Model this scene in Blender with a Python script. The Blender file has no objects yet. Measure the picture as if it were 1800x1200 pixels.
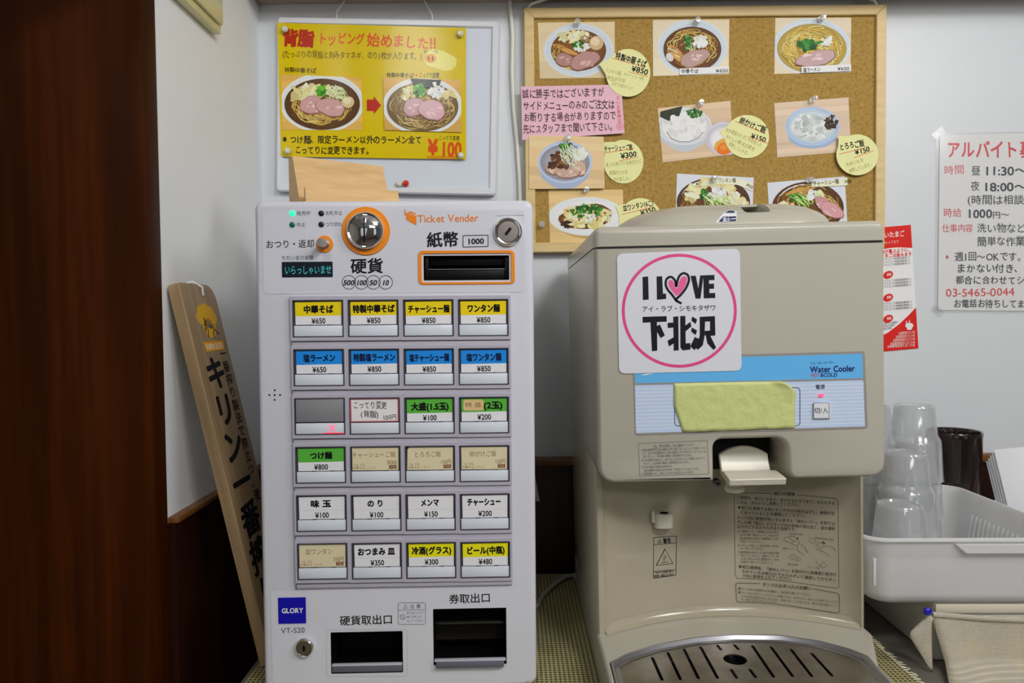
import bpy, bmesh, math, random
from mathutils import Vector, Matrix
from mathutils.geometry import tessellate_polygon
R = math.radians
scene = bpy.context.scene
COL = scene.collection
rng = random.Random(7)

# ------------------------------------------------------------------ camera
F = 1275.0                                     # focal length in pixels of the 1800 x 1200 photograph
CAM = Vector((0, 0, 1.34))
PITCH, ROLL = R(2.0), R(0.5)
_f = Vector((0, math.cos(PITCH), -math.sin(PITCH)))
_u0 = Vector((0, math.sin(PITCH), math.cos(PITCH)))
_r0 = Vector((1, 0, 0))
_r = _r0 * math.cos(ROLL) - _u0 * math.sin(ROLL)
_u = _u0 * math.cos(ROLL) + _r0 * math.sin(ROLL)
cd = bpy.data.cameras.new('camera')
cd.sensor_width = 36.0
cd.lens = F / 1800 * 36
cd.clip_start = 0.02
cam = bpy.data.objects.new('camera', cd)
COL.objects.link(cam)
cam.matrix_world = Matrix((( _r.x, _u.x, -_f.x, CAM.x), (_r.y, _u.y, -_f.y, CAM.y), (_r.z, _u.z, -_f.z, CAM.z), (0, 0, 0, 1)))
scene.camera = cam

# ------------------------------------------------------------------ world, lamps, exposure
scene.view_settings.view_transform = 'Standard'
scene.view_settings.look = 'None'
scene.view_settings.gamma = 1
scene.view_settings.exposure = -0.14
scene.view_settings.use_curve_mapping = False
w = bpy.data.worlds.new('world')
scene.world = w
w.use_nodes = True
w.node_tree.nodes['Background'].inputs[0].default_value = (0.80, 0.9, 1.0, 1)
w.node_tree.nodes['Background'].inputs[1].default_value = 0.15


def lamp(name, loc, sx, sy, power, color, aim=None):
    l = bpy.data.lights.new(name, 'AREA')
    l.shape = 'RECTANGLE'
    l.size, l.size_y, l.energy, l.color = sx, sy, power, color
    o = bpy.data.objects.new(name, l)
    COL.objects.link(o)
    o.location = loc
    if aim:
        o.rotation_euler = (Vector(aim) - Vector(loc)).to_track_quat('-Z', 'Y').to_euler()
    return o


LC = (1.0, 0.985, 0.97)
lamp('ceiling_or_fill_lamp', (-0.32, -0.10, 2.30), 0.16, 0.50, 3.5, LC, (-0.2, 1.1, 1.25))
lamp('ceiling_or_fill_lamp', (1.15, 0.10, 2.30), 0.30, 0.9, 13, LC, (-0.3, 1.2, 1.4))
lamp('ceiling_or_fill_lamp', (0.70, -0.45, 2.30), 0.45, 0.2, 13, LC, (-0.3, 0.95, 1.1))
lamp('ceiling_or_fill_lamp', (0.70, -1.80, 2.30), 1.0, 0.3, 12, LC, (-0.3, 0.9, 1.1))  # fill lamp, added behind the viewer to brighten the machine front
lamp('window_daylight', (-0.6, -2.95, 1.45), 1.6, 1.5, 4, (0.84, 0.92, 1.0), (0.0, 0.9, 1.3))
lamp('window_daylight', (1.6, -2.95, 1.45), 1.2, 1.5, 4, (0.84, 0.92, 1.0), (0.0, 0.9, 1.3))

# ------------------------------------------------------------------ colour and materials
ILL = 0.80                                     # white paint in this light reads as about 0.8


def lin(c):
    c = c / 255.0
    return c / 12.92 if c <= 0.04045 else ((c + 0.055) / 1.055) ** 2.4


def S(r, g, b, k=1.0):
    return tuple(min(0.9, lin(v) / ILL * k) for v in (r, g, b))


_mats = {}


def mat(name, c=(0.8, 0.8, 0.8), rough=0.5, metal=0.0, spec=0.5, coat=0.0, emit=None, es=1.0):
    if name in _mats:
        return _mats[name]
    m = bpy.data.materials.new(name)
    m.use_nodes = True
    b = m.node_tree.nodes['Principled BSDF']
    b.inputs['Base Color'].default_value = (*c, 1)
    b.inputs['Roughness'].default_value = rough
    b.inputs['Metallic'].default_value = metal
    b.inputs['Specular IOR Level'].default_value = spec
    b.inputs['Coat Weight'].default_value = coat
    b.inputs['Coat Roughness'].default_value = 0.06
    if emit:
        b.inputs['Emission Color'].default_value = (*emit, 1)
        b.inputs['Emission Strength'].default_value = es
    _mats[name] = m
    return m


def nodes(m):
    return m.node_tree.nodes, m.node_tree.links, m.node_tree.nodes['Principled BSDF']


def bump_noise(m, scale, strength, dist=0.001, detail=4, stretch=(1, 1, 1)):
    n, l, b = nodes(m)
    tc = n.new('ShaderNodeTexCoord'); mp = n.new('ShaderNodeMapping'); t = n.new('ShaderNodeTexNoise'); bp = n.new('ShaderNodeBump')
    mp.inputs['Scale'].default_value = stretch
    t.inputs['Scale'].default_value = scale; t.inputs['Detail'].default_value = detail
    bp.inputs['Strength'].default_value = strength; bp.inputs['Distance'].default_value = dist
    l.new(tc.outputs['Object'], mp.inputs[0]); l.new(mp.outputs[0], t.inputs['Vector'])
    l.new(t.outputs[0], bp.inputs['Height']); l.new(bp.outputs[0], b.inputs['Normal'])
    return m


def ramp_noise(m, stops, scale, stretch=(1, 1, 1), detail=5, rough=0.6, distort=0.0):
    """base colour from a noise through a colour ramp (grain, speckle)"""
    n, l, b = nodes(m)
    tc = n.new('ShaderNodeTexCoord'); mp = n.new('ShaderNodeMapping'); t = n.new('ShaderNodeTexNoise'); cr = n.new('ShaderNodeValToRGB')
    mp.inputs['Scale'].default_value = stretch
    t.inputs['Scale'].default_value = scale; t.inputs['Detail'].default_value = detail
    t.inputs['Roughness'].default_value = rough; t.inputs['Distortion'].default_value = distort
    e = cr.color_ramp.elements
    while len(e) < len(stops):
        e.new(0.5)
    for i, (p, c) in enumerate(stops):
        e[i].position = p; e[i].color = (*c, 1)
    l.new(tc.outputs['Object'], mp.inputs[0]); l.new(mp.outputs[0], t.inputs['Vector'])
    l.new(t.outputs[0], cr.inputs[0]); l.new(cr.outputs[0], b.inputs['Base Color'])
    return m


def clear_mat(name, tint, white, gl=.08, fmin=.06, fmax=.5):
    """thin clear plastic: mostly see-through, a little milky, shinier at grazing angles"""
    m = bpy.data.materials.new(name); m.use_nodes = True
    nt = m.node_tree; nt.nodes.clear(); N = nt.nodes.new
    o_n = N('ShaderNodeOutputMaterial'); tr = N('ShaderNodeBsdfTransparent'); g = N('ShaderNodeBsdfGlossy'); df = N('ShaderNodeBsdfDiffuse'); lw = N('ShaderNodeLayerWeight'); m1 = N('ShaderNodeMixShader'); m2 = N('ShaderNodeMixShader'); mr = N('ShaderNodeMapRange')
    tr.inputs[0].default_value = (*tint, 1); g.inputs['Roughness'].default_value = gl; df.inputs[0].default_value = (.85, .87, .89, 1)
    lw.inputs[0].default_value = .25; mr.inputs[3].default_value = fmin; mr.inputs[4].default_value = fmax; m2.inputs[0].default_value = white
    for a, c in ((lw.outputs['Facing'], mr.inputs[0]), (tr.outputs[0], m2.inputs[1]), (df.outputs[0], m2.inputs[2]), (m2.outputs[0], m1.inputs[1]), (g.outputs[0], m1.inputs[2]), (mr.outputs[0], m1.inputs[0]), (m1.outputs[0], o_n.inputs[0])):
        nt.links.new(a, c)
    return m


def print_mat(name, rough, spec=0.5, coat=0.0, emit=0.0):
    """printed or painted sheet: each face carries its ink colour"""
    m = mat(name, rough=rough, spec=spec, coat=coat)
    n, l, b = nodes(m)
    a = n.new('ShaderNodeAttribute'); a.attribute_name = 'ink'
    l.new(a.outputs['Color'], b.inputs['Base Color'])
    if emit:
        l.new(a.outputs['Color'], b.inputs['Emission Color'])
        b.inputs['Emission Strength'].default_value = emit
    return m


M_PAPER = print_mat('printed_paper', 0.65, 0.15)
M_PHOTO = print_mat('photo_paper', 0.5, 0.2)
M_LAMI = print_mat('laminated_print', 0.16, 0.28, 0.0)
bump_noise(M_LAMI, 9, 0.3, 0.004, 2)
M_DECAL = print_mat('printed_plastic', 0.42, 0.28)
M_GLOW = print_mat('glowing_print', 0.4, 0.3, 0.0, 1.0)

# ------------------------------------------------------------------ frames and pixel rays


def ray(px, py):
    return (_f + _r * ((px - 900) / F) + _u * ((600 - py) / F))


class Fr:
    """a thing's own frame: x right, y away from the viewer (its front looks along -y), z up"""

    def __init__(s, M):
        s.M = M; s.I = M.inverted()

    def _hit(s, px, py, ax, c):
        o = s.I @ CAM; d = s.I.to_3x3() @ ray(px, py)
        return o + d * ((c - o[ax]) / d[ax])

    def p(s, px, py, c=0.0):
        h = s._hit(px, py, 1, c); return (h.x, h.z)

    def pz(s, px, py, c=0.0):
        h = s._hit(px, py, 2, c); return (h.x, h.y)

    def py(s, px, py, c=0.0):
        h = s._hit(px, py, 0, c); return (h.y, h.z)


WORLD = Fr(Matrix.Identity(4))


def frame(loc, rz=0.0, ry=0.0):
    return Fr(Matrix.Translation(loc) @ Matrix.Rotation(rz, 4, 'Z') @ Matrix.Rotation(ry, 4, 'Y'))


def wall_frame(px, py, Y):
    x, z = WORLD.p(px, py, Y)
    return frame((x, Y, z))


# ------------------------------------------------------------------ mesh builder


class MB:
    def __init__(s):
        s.v = []; s.f = []; s.mi = []; s.ink = []; s.mats = []

    def slot(s, m):
        if m not in s.mats:
            s.mats.append(m)
        return s.mats.index(m)

    def add(s, vs, fs, m, ink=(1, 1, 1)):
        k = len(s.v); i = s.slot(m)
        s.v.extend([tuple(p) for p in vs])
        for f in fs:
            s.f.append([a + k for a in f]); s.mi.append(i); s.ink.append(ink)

    def loft(s, loops, m, caps=(True, True), close=True):
        n = len(loops[0]); vs = [p for lp in loops for p in lp]; fs = []
        for a in range(len(loops) - 1):
            for b in range(n if close else n - 1):
                c = (b + 1) % n
                fs.append((a * n + b, a * n + c, (a + 1) * n + c, (a + 1) * n + b))
        if caps[0]:
            fs.append(tuple(range(n - 1, -1, -1)))
        if caps[1]:
            fs.append(tuple((len(loops) - 1) * n + b for b in range(n)))
        s.add(vs, fs, m)

    def box(s, x0, x1, y0, y1, z0, z1, m, bev=0.0, seg=2, M=None):
        bm = bmesh.new()
        bmesh.ops.create_cube(bm, size=1.0)
        for v in bm.verts:
            v.co = Vector((x0 + (v.co.x + .5) * (x1 - x0), y0 + (v.co.y + .5) * (y1 - y0), z0 + (v.co.z + .5) * (z1 - z0)))
        if bev > 0:
            bmesh.ops.bevel(bm, geom=list(bm.edges), offset=bev, segments=seg, affect='EDGES', profile=0.5)
        bm.verts.index_update()
        vs = [(M @ v.co if M else v.co.copy()) for v in bm.verts]
        s.add(vs, [[v.index for v in f.verts] for f in bm.faces], m)
        bm.free()

    def lathe(s, prof, m, o=(0, 0, 0), axis='z', n=28, sx=1.0, sy=1.0, caps=(False, False)):
        """prof: (radius, height) pairs. axis 'z' grows up, '-y' grows towards the viewer"""
        loops = []
        for r, h in prof:
            lp = []
            for i in range(n):
                a = 2 * math.pi * i / n
                if axis == 'z':
                    lp.append((o[0] + r * math.cos(a) * sx, o[1] + r * math.sin(a) * sy, o[2] + h))
                else:
                    lp.append((o[0] + r * math.cos(a) * sx, o[1] - h, o[2] + r * math.sin(a) * sy))
            loops.append(lp)
        s.loft(loops, m, caps)

    def tube(s, pts, r, m, n=8):
        pts = [Vector(p) for p in pts]; loops = []
        ref = Vector((0.31, 0.2, 0.93))
        for i, p in enumerate(pts):
            t = (pts[min(i + 1, len(pts) - 1)] - pts[max(i - 1, 0)]).normalized()
            a = t.cross(ref).normalized(); b = t.cross(a)
            rr_ = r[i] if isinstance(r, (list, tuple)) else r
            loops.append([p + (a * math.cos(2 * math.pi * k / n) + b * math.sin(2 * math.pi * k / n)) * rr_ for k in range(n)])
        s.loft(loops, m)

    def holed(s, outer, holes, m, y, ink=(1, 1, 1)):
        """flat plate in the x-z plane at depth y, with real holes"""
        lists = [[Vector((a, b, 0)) for a, b in outer]] + [[Vector((a, b, 0)) for a, b in h] for h in holes]
        flat = [p for l in lists for p in l]
        tris = tessellate_polygon(lists)
        s.add([(p.x, y, p.y) for p in flat], [tuple(t) for t in tris], m, ink)

    def holed_z(s, outer, holes, m, z, ink=(1, 1, 1)):
        lists = [[Vector((a, b, 0)) for a, b in outer]] + [[Vector((a, b, 0)) for a, b in h] for h in holes]
        flat = [p for l in lists for p in l]
        tris = tessellate_polygon(lists)
        s.add([(p.x, p.y, z) for p in flat], [tuple(t) for t in tris], m, ink)

    def grid(s, rows, m):
        nr, nc = len(rows), len(rows[0])
        s.add([p for r_ in rows for p in r_], [(a * nc + b, a * nc + b + 1, (a + 1) * nc + b + 1, (a + 1) * nc + b) for a in range(nr - 1) for b in range(nc - 1)], m)

    def build(s, name, parent=None, fr=None, fix=True, ang=38, inked=None):
        me = bpy.data.meshes.new(name)
        me.from_pydata(s.v, [], s.f)
        for m in s.mats:
            me.materials.append(m)
        me.polygons.foreach_set('material_index', s.mi)
        if inked is None:
            inked = any(c != (1, 1, 1) for c in s.ink)
        if inked:
            at = me.attributes.new('ink', 'FLOAT_COLOR', 'CORNER')
            buf = []
            for f, c in zip(s.f, s.ink):
                buf.extend((c[0], c[1], c[2], 1.0) * len(f))
            at.data.foreach_set('color', buf)
        me.polygons.foreach_set('use_smooth', [True] * len(s.f))
        me.update()
        if fix:
            bm = bmesh.new(); bm.from_mesh(me)
            bmesh.ops.remove_doubles(bm, verts=bm.verts, dist=1e-6)
            bmesh.ops.recalc_face_normals(bm, faces=bm.faces)
            bm.to_mesh(me); bm.free()
        me.set_sharp_from_angle(angle=R(ang))
        o = bpy.data.objects.new(name, me)
        COL.objects.link(o)
        if parent:
            o.parent = parent
        if fr:
            o.matrix_world = fr.M
        return o


def tag(o, label, cat, group=None):
    o['label'] = label; o['category'] = cat
    if group:
        o['group'] = group
    return o


def thing(name, label, cat, fr, group=None):
    o = bpy.data.objects.new(name, None)
    COL.objects.link(o)
    o.empty_display_size = 0.02
    o.matrix_world = fr.M
    return tag(o, label, cat, group)


def structure(o):
    o['kind'] = 'structure'
    return o


# 2-D outlines (lists of (a, b), counter-clockwise)


def rrect(x0, x1, z0, z1, r, n=5):
    rs = r if isinstance(r, (list, tuple)) else [r] * 4          # bl, br, tr, tl
    out = []
    for (cx, cz, a0, q) in ((x0 + rs[0], z0 + rs[0], 180, rs[0]), (x1 - rs[1], z0 + rs[1], 270, rs[1]), (x1 - rs[2], z1 - rs[2], 0, rs[2]), (x0 + rs[3], z1 - rs[3], 90, rs[3])):
        for i in range(n + 1):
            a = R(a0 + 90 * i / n)
            out.append((cx + q * math.cos(a), cz + q * math.sin(a)))
    return out


def round_poly(pts, rad, n=5):
    out = []; N = len(pts)
    for i in range(N):
        p = Vector(pts[i]); a = Vector(pts[i - 1]); b = Vector(pts[(i + 1) % N]); r = rad[i] if isinstance(rad, (list, tuple)) else rad
        if r <= 0:
            out.append(tuple(p)); continue
        u = (a - p).normalized(); w_ = (b - p).normalized()
        ang = math.acos(max(-1, min(1, u.dot(w_)))); d = r / math.tan(ang / 2)
        d = min(d, 0.49 * (a - p).length, 0.49 * (b - p).length)
        s0 = p + u * d; s1 = p + w_ * d
        for k in range(n + 1):
            t = k / n
            out.append(tuple(s0 * (1 - t) ** 2 + p * 2 * t * (1 - t) + s1 * t * t))
    return out


def inset(lp, d):
    N = len(lp); out = []
    for i in range(N):
        p = Vector(lp[i]); a = p - Vector(lp[i - 1]); b = Vector(lp[(i + 1) % N]) - p
        if a.length < 1e-9: a = b
        if b.length < 1e-9: b = a
        na = Vector((-a.y, a.x)).normalized(); nb = Vector((-b.y, b.x)).normalized()
        k = na + nb
        k = k / max(0.35, k.dot(na)) if k.length > 1e-6 else na
        out.append((p.x + k.x * d, p.y + k.y * d))
    return out


def fillet_front(mb, lp, y0, y1, r, m, front_cap=True, back_cap=True, steps=4, y_sign=1):
    """extrude outline lp from y0 (front, rounded by r) to y1"""
    loops = []
    for k in range(steps + 1):
        a = R(90 * k / steps)
        loops.append([(x, y0 + r * (1 - math.sin(a)), z) for x, z in inset(lp, r * (1 - math.cos(a)))])
    loops.reverse()
    loops = loops[::-1]
    # from front face inwards: inset r at y0 .. inset 0 at y0 + r
    loops = []
    for k in range(steps + 1):
        a = R(90 * k / steps)
        ins = r * (1 - math.sin(a)); yy = y0 + r * (1 - math.cos(a))
        loops.append([(x, yy, z) for x, z in inset(lp, ins)])
    loops.append([(x, y1, z) for x, z in lp])
    mb.loft(loops, m, (front_cap, back_cap))
    return [(x, z) for x, _, z in loops[0]]


# ------------------------------------------------------------------ lettering
_tc = bpy.data.curves.new('lettering', 'FONT')
_tc.resolution_u = 3
_to = bpy.data.objects.new('lettering', _tc)
COL.objects.link(_to)
_gl = {}


def glyph(ch, bold=0.0):
    k = ch
    if k in _gl:
        return _gl[k]
    if ch in ' \u3000':
        g = ([], [], 1.0 if ch == '\u3000' else 0.33)
    else:
        _tc.body = ch
        bpy.context.view_layer.update()
        ev = _to.evaluated_get(bpy.context.evaluated_depsgraph_get())
        me = ev.to_mesh()
        vs = [(v.co.x, v.co.y) for v in me.vertices]
        fs = [tuple(p.vertices) for p in me.polygons]
        if ord(ch) > 0x2E80 or ch in '※①②③●■○':
            adv = 1.0
        else:
            xs = [v[0] for v in vs] or [0, .3]
            adv = max(xs) + max(0.04, min(xs))
        ev.to_mesh_clear()
        g = (vs, fs, adv)
    _gl[k] = g
    return g


def strikes(b):
    """heavier lettering: the glyph struck several times with small shifts"""
    if b < .004:
        return [(0, 0)]
    if b < .018:
        return [(-b, 0), (b, 0), (0, b), (0, -b)]
    q = b * .75
    return [(0, 0), (-b, 0), (b, 0), (0, b), (0, -b), (q, q), (-q, q), (q, -q), (-q, -q)]


class Sheet(MB):
    """flat printed artwork. mp(x, y, lift) gives the 3-D point of artwork coordinates (y runs down)"""

    def __init__(s, mp, m=None):
        super().__init__()
        s.mp = mp; s.m = m or M_PAPER; s.l = 0.0; s.clip = None

    def step(s, d=4e-5):
        s.l += d

    def poly(s, pts, ink, m=None):
        if s.clip:
            pts = clip_poly(pts, s.clip)
            if len(pts) < 3:
                return
        s.l += 1.5e-6
        s.add([s.mp(x, y, s.l) for x, y in pts], [tuple(range(len(pts)))], m or s.m, ink)

    def ell(s, cx, cy, rx, ry, ink, rot=0, n=32, m=None):
        c, q = math.cos(R(rot)), math.sin(R(rot))
        s.poly([(cx + rx * math.cos(a) * c - ry * math.sin(a) * q, cy + rx * math.cos(a) * q + ry * math.sin(a) * c) for a in [2 * math.pi * i / n for i in range(n)]], ink, m)

    def ring(s, cx, cy, r, wd, ink, n=40, ry=None, m=None):
        ry = ry or r; s.l += 1.5e-6
        vs = []; fs = []
        for i in range(n):
            a = 2 * math.pi * i / n
            for q in (-.5, .5):
                vs.append(s.mp(cx + (r + q * wd) * math.cos(a), cy + (ry + q * wd) * math.sin(a), s.l))
        for i in range(n):
            j = (i + 1) % n
            fs.append((2 * i, 2 * i + 1, 2 * j + 1, 2 * j))
        s.add(vs, fs, m or s.m, ink)

    def line(s, pts, wd, ink, m=None):
        """stroke; wd a number or one width per point"""
        n = len(pts); L = []; Rr = []
        for i in range(n):
            a = Vector(pts[max(i - 1, 0)]); b = Vector(pts[min(i + 1, n - 1)]); t = (b - a)
            if t.length < 1e-9:
                t = Vector((1, 0))
            t.normalize(); nn = Vector((-t.y, t.x)); w_ = (wd[i] if isinstance(wd, (list, tuple)) else wd) / 2
            L.append((pts[i][0] + nn.x * w_, pts[i][1] + nn.y * w_)); Rr.append((pts[i][0] - nn.x * w_, pts[i][1] - nn.y * w_))
        if s.clip:
            for i in range(n - 1):
                s.poly([L[i], L[i + 1], Rr[i + 1], Rr[i]], ink, m)
            return
        s.l += 1.5e-6
        s.add([s.mp(x, y, s.l) for x, y in L + Rr], [(i, i + 1, n + i + 1, n + i) for i in range(n - 1)], m or s.m, ink)

    def frame_line(s, quad, wd, ink, m=None):
        q = list(quad)
        for i in range(4):
            s.line([q[i], q[(i + 1) % 4]], wd, ink, m)

    def rr(s, x0, y0, x1, y1, r, ink, m=None):
        s.poly(rrect(x0, x1, y0, y1, r), ink, m)

    def rr_line(s, x0, y0, x1, y1, r, wd, ink, m=None):
        p = rrect(x0, x1, y0, y1, r); s.line(p + [p[0], p[1]], wd, ink, m)

    def text(s, t, x0, y0, x1=None, y1=None, h=12, ink=(0.02, 0.02, 0.03), bold=0.0, jit=0.0, ital=0.0, m=None, fw=None):
        """one line of writing whose middle runs from (x0, y0) to (x1, y1); h is the em height"""
        y1 = y0 if y1 is None else y1
        gs = [glyph(c, bold) for c in t]
        tot = sum(g[2] for g in gs)
        if x1 is None:
            x1 = x0 + tot * h * (fw or 1.0)
        d = Vector((x1 - x0, y1 - y0)); L = d.length; d.normalize(); up = Vector((d.y, -d.x))
        ux = L / tot; cx = 0.0; s.l += 4e-6
        for (vs, fs, adv) in gs:
            a = R(rng.uniform(-5, 5)) * jit; ca, sa = math.cos(a), math.sin(a)
            ox, oy = rng.uniform(-.05, .05) * jit, rng.uniform(-.06, .06) * jit; k = 1 + rng.uniform(-.1, .08) * jit
            l0 = s.l
            for bx_, by_ in strikes(bold):
                pts = []
                for gx, gy in vs:
                    ax, ay = (gx - adv / 2) * k, (gy - 0.37) * k
                    ax, ay = ax * ca - ay * sa + ox + bx_, ax * sa + ay * ca + oy + by_
                    ex = (cx + adv / 2 + ax) * ux + ital * ay * h; ey = ay * h
                    pts.append(s.mp(x0 + d.x * ex + up.x * ey, y0 + d.y * ex + up.y * ey, s.l))
                s.l += 2e-6
                if fs:
                    s.add(pts, fs, m or s.m, ink)
            cx += adv; s.l = l0
        s.l += 2.4e-5

    def vtext(s, t, x0, y0, x1, y1, wdt, hgt, ink, bold=0.0, jit=0.0):
        """vertical writing, one character under the other"""
        n = len(t); s.l += 4e-6
        for i, c in enumerate(t):
            q = (i + .5) / n
            vs, fs, adv = glyph(c, bold)
            cx, cy = x0 + (x1 - x0) * q, y0 + (y1 - y0) * q
            rot = c in 'ー'
            for bx_, by_ in strikes(bold):
                pts = []
                for gx, gy in vs:
                    ax, ay = gx - adv / 2, gy - .37
                    if rot:
                        ax, ay = -ay, -ax
                    pts.append(s.mp(cx + (ax + bx_) * wdt, cy - (ay + by_) * hgt, s.l))
                s.l += 2e-6
                if fs:
                    s.add(pts, fs, s.m, ink)

    def build(s, name, parent=None, fr=None, fix=False, ang=38, inked=True):
        return super().build(name, parent, fr, fix, ang, inked)


def clip_poly(pts, quad):
    """Sutherland-Hodgman against a convex quad"""
    ar = sum(quad[i][0] * quad[(i + 1) % len(quad)][1] - quad[(i + 1) % len(quad)][0] * quad[i][1] for i in range(len(quad)))
    q = quad if ar > 0 else quad[::-1]
    out = list(pts)
    for i in range(len(q)):
        a, b = q[i], q[(i + 1) % len(q)]
        ex, ey = b[0] - a[0], b[1] - a[1]
        src, out = out, []
        if not src:
            break
        for j in range(len(src)):
            p, o = src[j], src[j - 1]
            dp = ex * (p[1] - a[1]) - ey * (p[0] - a[0]); do = ex * (o[1] - a[1]) - ey * (o[0] - a[0])
            if (dp >= 0) != (do >= 0):
                t = do / (do - dp)
                out.append((o[0] + (p[0] - o[0]) * t, o[1] + (p[1] - o[1]) * t))
            if dp >= 0:
                out.append(p)
    return out


def px_map(fr, c=0.0):
    """artwork on the plane y = c of a frame, measured in photo pixels"""
    def f(x, y, l):
        a, b = fr.p(x, y, c)
        return (a, c - l, b)
    return f


INK = S(14, 14, 18)
# ================================================================== the room
YW = 1.25                       # back wall
XL = -0.425                     # left wall
ZT = 0.90                       # counter top
ZM = ZT + 0.003                 # top of the mat
WAIN = 1.34 - 0.243             # top of the dark panelling

m_wall = mat('white_wall_paint', S(200, 204, 208), 0.34, spec=0.35)
bump_noise(m_wall, 34, 0.10, 0.004, 3)
m_wall2 = mat('wall_paint_lit_copy', S(212, 215, 217), 0.4, spec=0.3)  # same white paint, lightened: extra light on the left wall put into colour
bump_noise(m_wall2, 30, 0.12, 0.004, 3)
m_dark = mat('dark_stained_wood', S(48, 20, 10), 0.3, spec=0.4)
ramp_noise(m_dark, [(0.25, S(22, 8, 4)), (0.55, S(42, 18, 7)), (0.8, S(58, 27, 10))], 3.0, (9, 9, 0.5), 6)
m_pillar = mat('dark_polished_wood', S(48, 20, 10), 0.45, spec=0.06)
ramp_noise(m_pillar, [(0.25, S(32, 11, 2)), (0.5, S(50, 20, 3)), (0.8, S(76, 34, 6))], 2.2, (14, 14, 0.7), 7)
m_trimwood = mat('brown_trim_wood', S(96, 58, 22), 0.35)
ramp_noise(m_trimwood, [(0.3, S(84, 50, 20)), (0.7, S(120, 76, 34))], 4, (0.6, 12, 12), 5)
m_floor = mat('floor_tile', (0.16, 0.13, 0.11), 0.4)
m_ceil = mat('ceiling_paint', (0.75, 0.74, 0.72), 0.8)
m_warm = mat('cream_room_paint', (0.56, 0.53, 0.48), 0.7)


def slab(name, x0, x1, y0, y1, z0, z1, m, bev=0.0):
    b = MB(); b.box(x0, x1, y0, y1, z0, z1, m, bev); return structure(b.build(name))


slab('floor', -2.0, 2.6, -3.0, 1.45, -0.1, 0.0, m_floor)
slab('ceiling', -2.0, 2.6, -3.0, 1.45, 2.36, 2.46, m_ceil)
slab('wall_back', -0.6, 2.6, YW, YW + 0.1, 0.0, 2.4, m_wall)
slab('wall_left', XL - 0.1, XL, 0.885, YW, 0.0, 2.4, m_wall2)
slab('wall_right', 2.5, 2.6, -3.0, YW, 0.0, 2.4, m_warm)
slab('wall_far_left', -2.0, -1.9, -3.0, 0.9, 0.0, 2.4, m_warm)
slab('wall_front', -2.0, 2.6, -3.1, -3.0, 0.0, 2.4, m_warm)
# dark panelling under the white walls
slab('baseboard_back', XL, 2.5, YW - 0.012, YW, 0.0, WAIN - 0.014, m_dark)
slab('trim_1', XL, 2.5, YW - 0.020, YW, WAIN - 0.014, WAIN, m_trimwood, 0.003)
slab('baseboard_left', XL, XL + 0.010, 0.8825, YW - 0.02, 0.0, WAIN - 0.008, m_dark)
slab('trim_2', XL, XL + 0.014, 0.8825, YW - 0.02, WAIN - 0.008, WAIN, m_trimwood, 0.002)
# dark panel that closes the end of the left wall, its narrow edge turned to the light
b = MB()
b.box(-1.9, XL - 0.0, 0.850, 0.885, 0.0, 2.4, m_pillar, 0.002)
structure(b.build('wall_panel_left'))
# beam along the head of the back wall
zb_ = WORLD.p(900, 5, YW)[1]
slab('trim_3', XL, 2.5, YW - 0.11, YW, zb_, zb_ + 0.12, mat('beam_wood', S(150, 134, 120), 0.5), 0.003)

# counter
m_counter = mat('grey_counter_laminate', S(96, 92, 84), 0.45)
bump_noise(m_counter, 40, 0.05, 0.001)
b = MB(); b.box(-0.334, 2.3, 0.50, YW - 0.022, ZT - 0.04, ZT, m_counter, 0.004)
fr = frame((0.9, 0.85, 0))
ctr = thing('counter', 'long grey counter under the ticket machine and the water cooler', 'counter', frame((0, 0, 0)))
b.build('counter_top', ctr)
b = MB(); b.box(-0.31, 2.28, 0.54, YW - 0.03, 0.0, ZT - 0.04, m_dark); b.build('counter_front', ctr)

# woven mat
m_mat = mat('woven_vinyl', S(178, 168, 118), 0.6)
n, l, bs = nodes(m_mat)
tc = n.new('ShaderNodeTexCoord'); sep = n.new('ShaderNodeSeparateXYZ'); l.new(tc.outputs['Object'], sep.inputs[0])


def mth(op, a, b=None):
    x = n.new('ShaderNodeMath'); x.operation = op
    for i, v in enumerate((a, b)):
        if v is None: continue
        if isinstance(v, (int, float)): x.inputs[i].default_value = v
        else: l.new(v, x.inputs[i])
    return x.outputs[0]


kx = mth('ABSOLUTE', mth('SINE', mth('MULTIPLY', sep.outputs[0], math.pi / 0.0056)))
ky = mth('ABSOLUTE', mth('SINE', mth('MULTIPLY', sep.outputs[1], math.pi / 0.0056)))
hole = mth('GREATER_THAN', mth('MULTIPLY', kx, ky), 0.66)
mx = n.new('ShaderNodeMix'); mx.data_type = 'RGBA'
mx.inputs[6].default_value = (*S(150, 143, 98), 1); mx.inputs[7].default_value = (*S(28, 26, 14), 1)
l.new(hole, mx.inputs[0]); l.new(mx.outputs[2], bs.inputs['Base Color'])
bp = n.new('ShaderNodeBump'); bp.inputs['Distance'].default_value = 0.0015; bp.inputs['Strength'].default_value = 0.6
l.new(mth('MULTIPLY', kx, ky), bp.inputs['Height']); l.new(bp.outputs[0], bs.inputs['Normal'])
mt = thing('woven_mat', 'cream woven vinyl mat with a frayed edge under the ticket machine and water cooler', 'mat', frame((0.08, 0.9, ZT)))
MX0, MX1 = -0.405, 0.397
b = MB(); b.box(MX0, MX1, -0.33, 0.315, 0.0003, 0.003, m_mat, 0.0008); b.build('weave', mt)
b = MB()
m_thr = mat('frayed_threads', S(214, 208, 176), 0.7)
y = -0.33
while y < 0.31:
    L = rng.uniform(.004, .011)
    b.tube([(MX1 - .001, y, .002), (MX1 + L * .5, y + rng.uniform(-.001, .001), .0022), (MX1 + L, y + rng.uniform(-.003, .003), .0016)], [.0007, .0006, .0003], m_thr, 5)
    y += 0.0042
fo = b.build('fringe', mt); fo['kind'] = 'stuff'

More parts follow.
